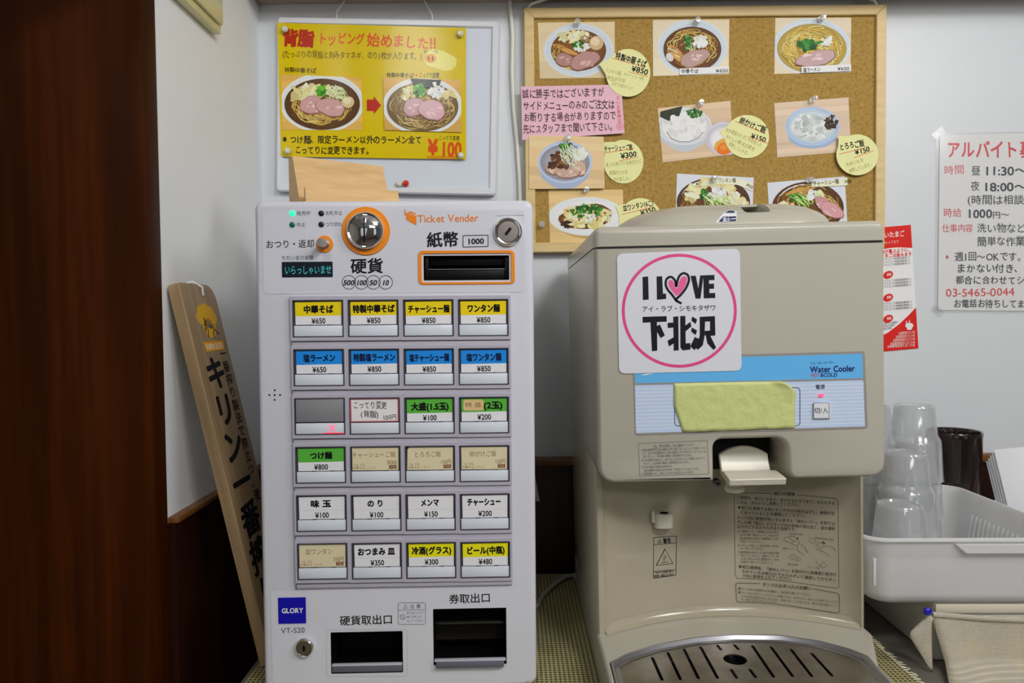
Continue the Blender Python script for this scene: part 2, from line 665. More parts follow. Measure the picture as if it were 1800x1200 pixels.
# ivory box high on the left wall
yE, zE = WORLD.py(397, 62, XL + 0.02)
m_ivory = mat('ivory_plastic', S(196, 192, 142), 0.3, coat=0.3)
fr = frame((XL, yE, zE))
t = thing('wall_box', 'ivory plastic box high on the white left wall beside the dark panel', 'box', fr)
b = MB(); b.box(0.0, 0.014, -0.40, 0.0, 0.0, 0.30, m_ivory, 0.003); b.build('casing', t)
b = MB(); b.box(0.014, 0.020, -0.394, -0.006, 0.010, 0.294, m_ivory, 0.003); b.build('cover', t)

# ================================================================== leaning beer signboard
Yn = 0.893
bt = Vector((XL + 0.004, Yn, 0)); zt = WORLD.py(304, 500, XL + 0.006)[1]
bx = WORLD.p(460, 1189, Yn)
Bp = Vector((bx[0] - 0.001, Yn, ZM + 0.0005)); Tp = Vector((XL + 0.0015, Yn, zt))
zax = (Tp - Bp).normalized(); xax = Vector((0, 1, 0)); yax = zax.cross(xax)
FS = Fr(Matrix(((xax.x, yax.x, zax.x, Bp.x), (xax.y, yax.y, zax.y, Bp.y), (xax.z, yax.z, zax.z, Bp.z), (0, 0, 0, 1))))
LS = (Tp - Bp).length; WS = 0.105; TS = 0.0145
m_sign = mat('pale_signboard_wood', S(168, 140, 100), 0.5)
ramp_noise(m_sign, [(0.3, S(122, 100, 70)), (0.55, S(144, 120, 86)), (0.8, S(158, 134, 98))], 5, (14, 14, 0.8), 6)
sg = thing('wooden_signboard', 'narrow wooden beer signboard with black writing leaning on the white left wall', 'sign', FS)
b = MB()
out = rrect(0, WS, 0, LS, [0.002, 0.002, 0.022, 0.010])
# thickness runs behind the face: face at y = -TS
fillet_front(b, out, -TS, 0.0, 0.002, m_sign)
b.build('board', sg)


def sign_map(x, y, li):
    return (x, -TS - 0.0001 - li, LS - y)


d = Sheet(sign_map, M_PAPER)
K = INK
_mp = d.mp
d.mp = lambda x, y, l_: _mp(x, y * .76 + .001, l_)
for a in range(-60, 61, 30):
    d.ell(0.058 + 0.017 * math.sin(R(a * 1.5)), 0.062 - 0.017 * math.cos(R(a * 1.3)), 0.014, 0.012, S(206, 160, 40), n=18)
d.ell(0.060, 0.072, 0.020, 0.022, S(206, 160, 40)); d.step()
# running hoofed beast in outline
for pts, wd, ink in (([(.044, .080), (.050, .072), (.060, .069), (.070, .074), (.076, .083)], [.003, .010, .012, .009, .002], S(150, 110, 34)),
                     ([(.047, .073), (.050, .062), (.047, .058)], [.006, .004, .002], S(60, 44, 30)),
                     ([(.050, .076), (.043, .080), (.046, .084)], .002, S(40, 32, 26)), ([(.053, .078), (.050, .088), (.047, .093)], .0022, S(40, 32, 26)),
                     ([(.069, .080), (.066, .090), (.068, .096)], .0022, S(40, 32, 26)), ([(.072, .078), (.080, .086), (.086, .087)], .0024, S(40, 32, 26)),
                     ([(.056, .074), (.066, .072)], .006, S(70, 96, 110)), ([(.060, .077), (.068, .075)], .003, S(120, 40, 44)), ([(.052, .066), (.060, .060), (.068, .066)], .0025, S(110, 70, 30))):
    d.line(pts, wd, ink)
d.step()
d.poly([(.028, .100), (.092, .100), (.090, .117), (.031, .117)], S(214, 150, 30)); d.step()
d.text('KIRIN BEER', .034, .1085, .087, .1085, .0145, S(236, 226, 200), 0.012); d.step()
d.mp = _mp
d.vtext('キリン一番搾り', .045, .0945, .041, .0945 + 7 * .0485 , .060, .046, K, 0.035)
d.vtext('一番搾り製法で際立つ、麦',   .082, .086, .080, .086 + 12 * .0178, .022, .0165, K, 0.010)
d.build('printed_face', sg)
b = MB()
b.tube([(.058, -TS - .002, LS - .016), (.058, -TS - .004, LS - .006), (.054, -TS * .6, LS + .004), (.046, .0, LS + .001), (.040, .003, LS - .01)], .0016, mat('white_string', (0.8, 0.8, 0.78), 0.7), 8)
b.build('string', sg)

# ================================================================== cable on the wall
b = MB()
pts = [WORLD.p(*q, YW - 0.006) for q in ((896, -60), (897, 10), (901, 60), (900, 130), (903, 190), (909, 250), (913, 310), (915, 370), (914, 520), (915, 660), (930, 800), (950, 900))]
cv = []
for i in range(len(pts) - 1):
    for k in range(4):
        q = k / 4; a_, c_ = pts[i], pts[i + 1]
        cv.append((a_[0] + (c_[0] - a_[0]) * q, YW - 0.006 - (0.018 if a_[1] < WAIN + .05 else 0), a_[1] + (c_[1] - a_[1]) * q))
b.tube(cv, 0.0036, mat('white_cable_sheath', S(206, 206, 200), 0.4), 10)
tag(b.build('wall_cable'), 'white cable hanging down the back wall between the whiteboard and the cork board', 'cable')
b = MB()
cv = []
for q in ((944, 1062), (955, 1042), (975, 1024), (993, 1012), (1010, 1009), (1014, 1018)):
    x_, y_ = WORLD.pz(*q, ZM + 0.006)
    cv.append((x_, min(y_, 1.215), ZM + 0.0045))
sm = []
for i in range(len(cv) - 1):
    for k in range(4):
        q = k / 4; sm.append(tuple(cv[i][j] * (1 - q) + cv[i + 1][j] * q for j in range(3)))
b.tube(sm, 0.0035, mat('grey_cord', S(150, 148, 136), 0.45), 8)
tag(b.build('power_cord'), 'pale power cord curving over the woven mat between machine and cooler', 'cord')
# ================================================================== whiteboard with the yellow poster
m_alu = mat('white_frame_enamel', S(206, 208, 214), 0.25, spec=0.5)
m_board = mat('whiteboard_enamel', S(196, 203, 214), 0.32, spec=0.35)
WBY = YW - 0.016
tl = WORLD.p(483, 27, WBY); tr_ = WORLD.p(873, 38, WBY); br_ = WORLD.p(875, 341, WBY); bl_ = WORLD.p(490, 337, WBY)
ww = ((tr_[0] - tl[0]) + (br_[0] - bl_[0])) / 2; hh = ((tl[1] - bl_[1]) + (tr_[1] - br_[1])) / 2
cx = (tl[0] + tr_[0] + br_[0] + bl_[0]) / 4; cz = (tl[1] + tr_[1] + br_[1] + bl_[1]) / 4
rot = math.atan2(tl[1] - tr_[1] + bl_[1] - br_[1], 2 * ww)
FW = frame((cx, WBY, cz), 0, rot)
wb = thing('whiteboard', 'small white framed whiteboard hanging by cords above the ticket machine', 'whiteboard', FW)
b = MB(); b.box(-ww / 2 + .004, ww / 2 - .004, 0.004, 0.013, -hh / 2 + .004, hh / 2 - .004, m_board); b.build('writing_surface', wb)
fwid = 0.0125
o_ = (-ww / 2, ww / 2, -hh / 2, hh / 2)
b = MB()
rq = lambda i, r_: rrect(-ww / 2 + i, ww / 2 - i, -hh / 2 + i, hh / 2 - i, r_)
b.loft([[(x, .014, z) for x, z in rq(0, .006)], [(x, .002, z) for x, z in rq(0, .006)], [(x, 0, z) for x, z in rq(.002, .005)], [(x, 0, z) for x, z in rq(fwid - .003, .001)], [(x, .004, z) for x, z in rq(fwid, .0005)]], m_alu, (False, False))
b.build('frame', wb)
m_wire = mat('white_cord', S(214, 214, 210), 0.5)
for (a, c) in (((592, 28), (640, -45)), ((760, 34), (722, -45))):
    p0 = FW.p(*a, .004); p1 = FW.p(*c, .008)
    b = MB(); b.tube([(p0[0], .004, p0[1] - .004), (p0[0], .002, p0[1] + .006), (p1[0], .008, p1[1])], .0013, m_wire, 6)
    b.build('hanging_cord', wb)

YP = WBY - 0.0008                # poster overlaps the frame
pf = wall_frame(653, 165, YP)
d = Sheet(px_map(pf), M_LAMI)
PQ = [(487, 40), (819, 49), (819, 280), (494, 275)]
YEL = S(204, 180, 6)
d.poly(PQ, YEL); d.step()
RED = S(170, 44, 26); ORG = S(206, 78, 22); BRN = S(60, 48, 20)
d.text('背脂', 496, 66, 553, 68, 31, RED, 0.055, .5)
d.text('トッピング', 558, 67, 642, 70, 24, ORG, 0.02, 1)
d.text('始めました‼', 646, 70, 768, 77, 24, ORG, 0.022, 1)
d.text('(たっぷりの背脂と刻みタマネギ、のり1枚が入ります。)', 496, 95, 741, 99, 14, BRN, 0.005, 1)
d.text('特製中華そば', 500, 123, 556, 124, 10, BRN, 0.02, 1)
d.text('特製中華そば', 679, 132, 727, 133, 9.5, BRN, 0.02, 1)
d.text('+', 729, 132, 735, 132, 10, ORG, 0.03)
d.text('こってり変更', 737, 132, 772, 133, 9.5, BRN, 0.02, 1)
d.text('※つけ麺、限定ラーメン以外のラーメン全て', 497, 245, 742, 246, 15, K, 0.018, .8)
d.text('こってりに変更できます。', 518, 264, 655, 265, 15, K, 0.018, .8)
d.text('こってり変更', 771, 242, 808, 243, 8.5, BRN, 0.012, .8)
d.text('¥', 753, 258, 770, 258, 36, ORG, 0.05); d.text('100', 774, 261, 812, 262, 36, ORG, 0.035, .3)
d.line([(749, 275), (812, 276)], 1.3, ORG); d.line([(752, 278), (800, 279)], 1.0, ORG)
# painted pig
d.step(); d.poly([(745 + 2, 100), (752, 90), (764, 86), (780, 90), (796, 98), (803, 104), (802, 116), (794, 124), (780, 125), (765, 120), (752, 116), (746, 108)], S(236, 214, 120)); d.step()
d.ell(757, 103, 10, 8, S(226, 150, 50)); d.step(); d.ell(753.5, 103, 1.2, 4, BRN); d.ell(760.5, 103, 1.2, 4, BRN)
d.line([(748, 94), (745, 88), (752, 91)], 1.2, BRN); d.line([(763, 92), (768, 88), (769, 94)], 1.2, BRN)
d.poly([(645, 175), (657, 175), (657, 169), (670, 185), (657, 201), (657, 195), (645, 195)], S(176, 40, 20)); d.step()


# ------------------------------------------------------------------ photographs of dishes
def vary(c, a=.12):
    k = 1 + rng.uniform(-a, a)
    return tuple(min(.9, v * k) for v in c)


def blob(d, cx, cy, rx, ry, ink, rot=0, jag=.12, n=22):
    c, q = math.cos(R(rot)), math.sin(R(rot)); ph = [rng.uniform(0, 6.28) for _ in range(3)]
    pts = []
    for i in range(n):
        a = 2 * math.pi * i / n
        k = 1 + jag * (.5 * math.sin(2 * a + ph[0]) + .5 * math.sin(3 * a + ph[1]) + .35 * math.sin(7 * a + ph[2]))
        x, y = rx * k * math.cos(a), ry * k * math.sin(a)
        pts.append((cx + x * c - y * q, cy + x * q + y * c))
    d.poly(pts, ink)


def noodles(d, cx, cy, rx, ry, cols, n, wd=1.1, arc=(0, 360), inner=.35):
    for _ in range(n):
        t0 = R(rng.uniform(*arc)); rad = rng.uniform(inner, .93); sweep = R(rng.uniform(14, 42)) * rng.choice((-1, 1)); k = rng.uniform(-.12, .12)
        pts = []
        for i in range(6):
            a = t0 + sweep * i / 5; r_ = min(.96, max(.1, rad + k * math.sin(math.pi * i / 5) + .03 * math.sin(a * 9)))
            pts.append((cx + rx * r_ * math.cos(a), cy + ry * r_ * math.sin(a)))
        d.line(pts, wd * rng.uniform(.7, 1.2), vary(rng.choice(cols), .2))


def heap(d, cx, cy, rx, ry, cols, n, size, asp=.6):
    for _ in range(n):
        a = rng.uniform(0, 6.28); r_ = math.sqrt(rng.random())
        blob(d, cx + rx * r_ * math.cos(a), cy + ry * r_ * math.sin(a), size * rng.uniform(.6, 1.3), size * asp * rng.uniform(.6, 1.3), vary(rng.choice(cols), .2), rng.uniform(0, 180), .25, 9)


def shreds(d, cx, cy, rx, ry, cols, n, ln, wd=.9, ang=(0, 180)):
    for _ in range(n):
        a = rng.uniform(0, 6.28); r_ = math.sqrt(rng.random()); x, y = cx + rx * r_ * math.cos(a), cy + ry * r_ * math.sin(a)
        q = R(rng.uniform(*ang)); L = ln * rng.uniform(.5, 1.1); b_ = rng.uniform(-.25, .25) * L
        d.line([(x - math.cos(q) * L / 2, y - math.sin(q) * L / 2), (x + b_ * math.sin(q), y - b_ * math.cos(q)), (x + math.cos(q) * L / 2, y + math.sin(q) * L / 2)], wd * rng.uniform(.7, 1.2), vary(rng.choice(cols), .15))


PINK = S(196, 152, 150); MEATD = S(146, 100, 92); MEATL = S(218, 186, 182)


def pork(d, cx, cy, rx, ry, rot=0, base=PINK, dark=MEATD, light=MEATL):
    sd = rng.getstate()
    blob(d, cx, cy, rx, ry, dark, rot, .1); d.step(1e-5)
    rng.setstate(sd)
    blob(d, cx - .2, cy - .8, rx * .94, ry * .90, base, rot, .1); d.step(1e-5)
    for _ in range(7):
        a = rng.uniform(0, 6.28); r_ = rng.uniform(.1, .65)
        blob(d, cx + rx * r_ * math.cos(a + R(rot)), cy + ry * r_ * math.sin(a), rx * rng.uniform(.1, .28), ry * rng.uniform(.08, .2), vary(rng.choice((light, base, light)), .1), rot + rng.uniform(-30, 30), .3, 12)


def bowl(d, cx, cy, rx, ry, rim, soup, k=.80, dy=2, side=0, wall=None):
    if side:
        pts = [(cx + rx * math.cos(a), cy + ry * math.sin(a)) for a in [math.pi * i / 16 for i in range(17)]]
        low = [(cx - rx * .52 + rx * 1.04 * i / 8, cy + ry + side * math.sin(math.pi * (i + .8) / 9.6)) for i in range(9)]
        d.poly(pts[:1] + [(cx + rx * .85, cy + ry * .75)] + low[::-1] + [(cx - rx * .85, cy + ry * .75)] + pts[-1:], tuple(v * .78 for v in rim))
        d.step(1e-5)
    d.ell(cx, cy, rx, ry, rim, n=44); d.step(1e-5)
    d.ell(cx, cy + .2, rx * .95, ry * .94, wall or tuple(v * .93 for v in rim), n=44); d.step(1e-5)
    d.ell(cx, cy + dy - .6, rx * k * 1.02, ry * k * .985, tuple(v * .62 for v in soup), n=40); d.step(1e-5)
    for i_ in range(4):
        g_ = 1 - i_ * .13
        d.ell(cx - i_ * .8, cy + dy + i_ * .6, rx * k * g_, ry * k * .97 * g_, tuple(min(.9, v * (.86 + .13 * i_)) for v in soup), n=40); d.step(4e-6)
    for _ in range(10):
        a_ = rng.uniform(0, 6.28); q_ = rng.uniform(.55, .93)
        d.ell(cx + rx * k * q_ * math.cos(a_), cy + dy + ry * k * q_ * math.sin(a_), rng.uniform(.6, 1.8), rng.uniform(.4, 1.0), tuple(min(.9, v * 1.7 + .03) for v in soup), n=8)
    d.line([(cx + rx * .9 * math.cos(a_), cy + ry * .88 * math.sin(a_)) for a_ in [R(200 + 12 * i_) for i_ in range(8)]], [.3, 1.2, 1.8, 2, 2, 1.8, 1.2, .3], tuple(min(.9, v * 1.12) for v in rim)); d.step(1e-5)


RIM = S(200, 210, 228); RIMW = S(218, 222, 230)
NOOD = [S(206, 172, 84), S(180, 142, 60), S(224, 196, 118)]
GREEN = [S(40, 110, 30), S(70, 140, 44), S(30, 80, 24)]
PALE = [S(206, 214, 150), S(226, 230, 190), S(176, 196, 110)]
WHITE = [S(232, 234, 230), S(214, 218, 208)]
WONT = [S(224, 214, 160), S(206, 192, 130), S(232, 226, 186)]
MENMA = [S(190, 144, 74), S(160, 112, 50)]


def wood_ground(d, quad, base, planks=4, slant=.0):
    d.poly(quad, base); d.step(1e-5)
    x0 = min(q[0] for q in quad); x1 = max(q[0] for q in quad); y0 = min(q[1] for q in quad); y1 = max(q[1] for q in quad)
    for i in range(planks):
        y = y0 + (y1 - y0) * (i + rng.uniform(.1, .7)) / planks; h = (y1 - y0) / planks * rng.uniform(.3, .8)
        d.poly([(x0, y), (x1, y + slant * (x1 - x0)), (x1, y + slant * (x1 - x0) + h), (x0, y + h)], vary(base, .14))
    d.step(1e-5)


def ramen_pork_pair(d, cx, cy, rx, ry):      # two slices, egg, dumplings, greens
    noodles(d, cx, cy + 2, rx * .8, ry * .78, NOOD, 150, 1.5, (20, 200)); d.step()
    heap(d, cx - rx * .42, cy - ry * .32, rx * .34, ry * .24, WONT, 26, 9, .6)
    heap(d, cx - rx * .1, cy - ry * .52, rx * .3, ry * .14, WONT, 14, 8, .6); d.step()
    shreds(d, cx + rx * .3, cy - ry * .36, rx * .3, ry * .26, PALE, 60, 16, 1.5, (10, 60)); d.step()
    heap(d, cx, cy - ry * .45, rx * .09, ry * .18, [S(70, 150, 20), S(40, 116, 14), S(100, 180, 40)], 26, 4.2, .8); d.step()
    pork(d, cx - rx * .24, cy + ry * .08, rx * .30, ry * .36, -8); pork(d, cx + rx * .22, cy + ry * .16, rx * .38, ry * .34, 18)
    d.step(); blob(d, cx + rx * .66, cy - ry * .04, rx * .16, ry * .21, S(206, 188, 140), 0, .02); d.step(1e-5); d.ell(cx + rx * .64, cy - ry * .09, rx * .10, ry * .12, S(224, 212, 172))


qa = [(494.7, 131), (635.5, 136.5), (637.5, 229), (496, 228)]
d.clip = qa; wood_ground(d, qa, S(212, 168, 84), 3)
bowl(d, 566.5, 181, 74, 52, S(216, 220, 230), S(92, 60, 28), .88, 3); ramen_pork_pair(d, 566, 182, 70, 48)
qb = [(674, 137), (810, 141), (812, 233), (676, 229)]
d.clip = qb; wood_ground(d, qb, S(210, 168, 90), 3)
bowl(d, 743, 187, 70, 50, S(216, 220, 228), S(116, 92, 50), .88, 2)
noodles(d, 743, 188, 60, 44, [S(180, 156, 96), S(150, 124, 66), S(200, 178, 120)], 220, 1.4, inner=.1); d.step()
d.poly([(722, 139), (776, 142), (772, 154), (750, 156), (728, 152)], S(34, 46, 30)); d.step()
heap(d, 717, 165, 13, 10, WONT, 18, 6); heap(d, 787, 168, 12, 8, WONT, 12, 6); d.step()
heap(d, 738, 160, 10, 10, [S(70, 150, 30), S(40, 110, 20), S(110, 180, 60)], 30, 3.6, .8)
heap(d, 766, 160, 15, 13, WHITE, 46, 3.4, .8); d.step()
pork(d, 729, 190, 20, 17, -8, S(190, 152, 160)); pork(d, 760, 195, 24, 19, 22, S(200, 160, 168)); d.clip = None
tag(d.build('yellow_poster', None, pf), 'yellow laminated poster with two noodle bowls and a red arrow on the whiteboard', 'poster')

# magnets
m_pearl = mat('clear_magnet_plastic', S(206, 204, 190), 0.12, spec=0.6)
m_redm = mat('red_magnet_plastic', S(206, 30, 24), 0.2, coat=0.5)


def magnet(px, py, label, m=m_pearl, Y=YP - 0.0008, grp=None, r=.0055):
    b = MB(); b.lathe([(0, .0095), (r * .5, .0093), (r * .85, .0075), (r, .005), (r * .92, .0025), (r * .55, .0018), (r * .6, 0.0002), (0, 0.0002)], m, axis='-y', n=20)
    return tag(b.build('magnet', None, wall_frame(px, py, Y)), label, 'magnet', grp)


G = 'round magnets on the whiteboard'
magnet(502, 53, 'clear round magnet at the upper left corner of the yellow poster', grp=G)
magnet(809, 61, 'clear round magnet at the upper right corner of the yellow poster', grp=G)
magnet(507, 266, 'clear round magnet at the lower left corner of the yellow poster', grp=G)
magnet(810, 274, 'clear round magnet at the lower right corner of the yellow poster', grp=G)
magnet(702, 324, 'clear round magnet beside the red one on the bare whiteboard', Y=WBY + 0.0036, grp=G)
magnet(714, 323, 'red round magnet low on the bare whiteboard', m_redm, WBY + 0.0036, G)

# ================================================================== cork board
CBY = YW - 0.020
tl = WORLD.p(918, 14, CBY); tr_ = WORLD.p(1555, 7, CBY); bl_ = WORLD.p(926, 444, CBY)
ww = tr_[0] - tl[0] + .001; hh = tl[1] - bl_[1]
FC = frame(((tl[0] + tr_[0]) / 2 + .0035, CBY, (tl[1] + tr_[1]) / 2 - hh / 2), 0, R(-.05))
cb = thing('cork_board', 'large cork notice board in a pale wooden frame on the back wall', 'notice board', FC)
m_cork = mat('cork_sheet', S(172, 124, 54), 0.85, spec=0.1)
ramp_noise(m_cork, [(0.30, S(122, 92, 40)), (0.46, S(156, 126, 66)), (0.60, S(166, 136, 76)), (0.78, S(184, 154, 96))], 190, (1, 1, 1), 5, .75)
m_cframe = mat('pale_frame_wood', S(206, 172, 112), 0.45)
ramp_noise(m_cframe, [(0.3, S(192, 166, 112)), (0.7, S(208, 184, 130))], 10, (1, 1, 6), 4)
fwid = 0.0165
b = MB(); b.box(-ww / 2 + .005, ww / 2 - .005, .006, .015, -hh / 2 + .005, hh / 2 - .005, m_cork); b.build('cork', cb)


def rail(x0, z0, x1, z1, x2, z2, x3, z3):
    """one mitred rail: outer edge (0-1), inner edge (2-3)"""
    b = MB()
    q = [(x0, z0), (x1, z1), (x2, z2), (x3, z3)]
    b.loft([[(x, .019, z) for x, z in q], [(x, .0012, z) for x, z in q], [(x, 0, z) for x, z in inset(q, .0012)]], m_cframe)
    return b.build('frame_rail', cb)


a_, c_ = ww / 2, hh / 2; e_ = fwid
rail(-a_, -c_, a_, -c_, a_ - e_, -c_ + e_, -a_ + e_, -c_ + e_)
rail(a_, -c_, a_, c_, a_ - e_, c_ - e_, a_ - e_, -c_ + e_)
rail(a_, c_, -a_, c_, -a_ + e_, c_ - e_, a_ - e_, c_ - e_)
rail(-a_, c_, -a_, -c_, -a_ + e_, -c_ + e_, -a_ + e_, c_ - e_)
for (p, q, r_) in (((928, 10), (934, 6), (975, -8)), ((1543, 5), (1538, 0), (1510, -10))):
    b = MB(); b.tube([(*FC.p(*p, .004), )[:1] + (.006,) + (FC.p(*p, .004)[1] - .004,), (FC.p(*q)[0], .002, FC.p(*q)[1]), (FC.p(*r_)[0], .004, FC.p(*r_)[1])], .0022, m_wire, 8)
    b.build('hanging_cord', cb)

YC = CBY + .006 - .0006         # pinned sheets lie on the cork
YF = CBY - .0007                # sheets that reach over the frame


def paper_stock(sheet, pts, ink, depth=.0003):
    """front face plus a thin edge"""
    sheet.poly(pts, ink); sheet.step()


m_clear = clear_mat('clear_pin_plastic', (.95, .95, .94), .30)


def pin(px, py, label, Y=YC - .0012):
    b = MB()
    b.lathe([(0, .0135), (.0042, .0133), (.0048, .0122), (.0042, .0112), (.0026, .0102), (.0022, .0050), (.0034, .0032), (.0052, .0024), (.0052, .0010), (.001, .0005), (.0006, .0)], m_clear, axis='-y', n=18)
    return tag(b.build('push_pin', None, wall_frame(px, py, Y)), label, 'push pin', 'clear push pins on the cork board')


def photo(name, label, quad, draw, Y=YC, group='dish photographs on the cork board', edge=S(222, 222, 222)):
    cx = sum(q[0] for q in quad) / 4; cy = sum(q[1] for q in quad) / 4
    fr = wall_frame(cx, cy, Y)
    d = Sheet(px_map(fr), M_PHOTO)
    # sheet with a real edge
    fp = [fr.p(x, y) for x, y in quad][::-1]
    d.loft([[(x, .0005, z) for x, z in fp], [(x, .0001, z) for x, z in fp]], M_PHOTO)
    d.ink[-6:] = [edge] * 6
    d.step(-.00008)
    d.clip = quad
    draw(d, quad); d.clip = None
    return tag(d.build(name, None, fr), label, 'photograph', group), d


def dA(d, q):
    wood_ground(d, q, S(214, 196, 158), 2); bowl(d, 1017, 88, 61, 47, RIM, S(112, 70, 24), .78, 1)
    noodles(d, 1015, 92, 46, 34, NOOD, 40, 1.1, (90, 200), .7); d.step()
    heap(d, 1010, 65, 28, 9, WONT, 34, 6); heap(d, 1032, 66, 10, 6, [S(150, 130, 90)], 5, 4); d.step()
    for k in range(5): blob(d, 985 + k * 4, 83 + k * 2, 15, 4, vary(MENMA[k % 2]), 18, .1)
    d.step(); heap(d, 1022, 84, 12, 8, WHITE, 22, 4, .8); heap(d, 1015, 77, 10, 6, GREEN, 22, 3, .7); d.step()
    pork(d, 993, 106, 18, 12, 8, S(166, 124, 116), S(110, 72, 60), S(196, 160, 152)); pork(d, 1028, 107, 27, 16, -22, S(176, 134, 128), S(120, 80, 66), S(200, 164, 158))
    d.step(); blob(d, 1048, 76, 12.5, 12.5, S(196, 168, 128), 0, .02); d.step(1e-5); d.ell(1046, 73, 8, 7.5, S(220, 198, 164))


def dB(d, q):
    wood_ground(d, q, S(216, 202, 174), 2); bowl(d, 1217, 83, 61, 49, RIM, S(98, 58, 20), .82, 4)
    noodles(d, 1217, 86, 48, 36, NOOD, 90, 1.1, (180, 380), .45); noodles(d, 1217, 86, 48, 36, [S(140, 96, 40)], 40, 1, (90, 180), .6); d.step()
    for k in range(5): blob(d, 1186 + (k % 3) * 3, 88 + k * 3, 12, 5, vary(MENMA[k % 2]), 40, .1)
    d.line([(1174, 85), (1192, 93)], 1.6, S(230, 226, 210)); d.line([(1186, 97), (1194, 101)], 1.4, S(226, 220, 200))
    d.ell(1177, 101, 6, 8, S(206, 200, 196), -30); d.step()
    heap(d, 1211, 75, 9, 12, GREEN + [S(120, 170, 90)], 22, 4, .7); shreds(d, 1217, 84, 10, 8, PALE, 16, 10, 1, (30, 90)); heap(d, 1232, 74, 11, 10, WHITE, 30, 4, .8); d.step()
    pork(d, 1221, 103, 27, 15, -18, S(176, 146, 140), S(150, 106, 50), S(208, 182, 176))


def strip(d, q, ink=S(232, 232, 234)):
    d.step(6e-5); c = d.clip; d.clip = None; d.poly(q, ink); d.step(); d.clip = c


def dC(d, q):
    wood_ground(d, q, S(216, 202, 176), 2); bowl(d, 1427, 82, 68, 50, RIM, S(186, 158, 70), .88, 4)
    noodles(d, 1427, 86, 60, 42, [S(222, 196, 112), S(200, 168, 78), S(236, 218, 150)], 240, 1.2, inner=.15); d.step()
    d.line([(1405, 66), (1402, 82), (1407, 96)], 2.4, S(176, 126, 60)); heap(d, 1453, 74, 10, 8, WHITE, 20, 4); d.step()
    heap(d, 1422, 78, 17, 8, [S(40, 110, 40), S(64, 136, 50), S(30, 86, 34)], 24, 6, .7); d.step()
    pork(d, 1434, 104, 36, 14, -10, S(188, 158, 158), S(140, 108, 96), S(214, 190, 190))


def dD(d, q):
    wood_ground(d, q, S(204, 178, 148), 5, -.08)
    bowl(d, 1203, 222, 48, 33, S(206, 212, 226), S(226, 228, 234), .9, 1, 12)
    d.poly([(1161, 196), (1200, 186), (1194, 204), (1176, 213), (1160, 205)], S(44, 52, 36)); d.step()
    heap(d, 1206, 222, 34, 20, [S(232, 232, 236), S(222, 224, 230), S(240, 240, 240)], 90, 7, .7); d.step()
    heap(d, 1220, 199, 13, 7, GREEN, 40, 3, .7)
    d.line([(1172, 232), (1180, 243), (1194, 249), (1212, 249), (1228, 242), (1236, 232)], 1.0, S(90, 96, 120)); d.step()
    bowl(d, 1272, 244, 32, 30, S(196, 196, 208), S(206, 204, 212), .85, 1); blob(d, 1270, 258, 15, 13, S(214, 160, 70)); d.step(1e-5); blob(d, 1272, 262, 13, 10, S(220, 110, 24)); d.ell(1272, 259, 7, 5, S(232, 136, 40))


def dE(d, q):
    wood_ground(d, q, S(206, 184, 160), 6, -.07)
    bowl(d, 1428, 222, 48, 34, S(168, 190, 226), S(190, 206, 232), .9, 0, 5)
    heap(d, 1427, 224, 32, 22, [S(190, 196, 196), S(206, 210, 208), S(176, 184, 182), S(214, 218, 216)], 130, 6, .8); d.step()
    heap(d, 1425, 222, 28, 18, [S(150, 160, 160)], 14, 2); heap(d, 1460, 215, 11, 12, [S(64, 44, 24), S(44, 28, 14), S(96, 64, 30)], 34, 4, .6)


def dF(d, q):
    wood_ground(d, q, S(218, 190, 144), 4, .06)
    bowl(d, 993, 285, 48, 37, S(178, 192, 224), S(150, 150, 160), .88, 1, 12)
    pork(d, 975, 295, 16, 14, 20, S(190, 160, 140), S(120, 84, 60), S(212, 186, 168)); pork(d, 1018, 296, 14, 14, -20, S(196, 168, 146), S(120, 84, 60), S(214, 190, 170)); pork(d, 997, 305, 22, 9, 0, S(190, 156, 144), S(120, 84, 60), S(212, 186, 176))
    heap(d, 985, 283, 20, 14, [S(96, 58, 30), S(70, 40, 20), S(126, 82, 44), S(58, 34, 18)], 56, 6, .6); d.step()
    heap(d, 1019, 270, 12, 10, WHITE + [S(200, 206, 190)], 34, 4.5, .8); heap(d, 994, 256, 11, 6, GREEN, 26, 3.4, .6)
    shreds(d, 1000, 272, 12, 16, [S(226, 236, 210), S(196, 216, 160)], 28, 26, 1.2, (40, 75))


def dG(d, q):
    wood_ground(d, q, S(214, 184, 128), 4, .03)
    d.poly(clip_poly([(1036 + 66 * math.cos(a) + 3, 384 + 36 * math.sin(a)) for a in [6.283 * i / 30 for i in range(30)]], q), S(186, 156, 100)); d.step(1e-5)
    d.ell(1032, 380, 68, 34, S(214, 218, 230), n=44); d.step(1e-5); d.ell(1033, 378, 54, 25, S(224, 227, 236), n=40); d.step(1e-5)
    blob(d, 1030, 381, 46, 22, S(104, 62, 26), -6, .08); heap(d, 1032, 381, 40, 18, WONT + [S(206, 190, 120)], 80, 8, .6); heap(d, 996, 393, 8, 6, [S(56, 34, 22)], 8, 5); heap(d, 1025, 377, 40, 18, [S(150, 96, 40)], 16, 3); d.step()
    heap(d, 1032, 372, 26, 11, GREEN, 56, 4, .7); heap(d, 1036, 384, 12, 8, WHITE, 10, 4)


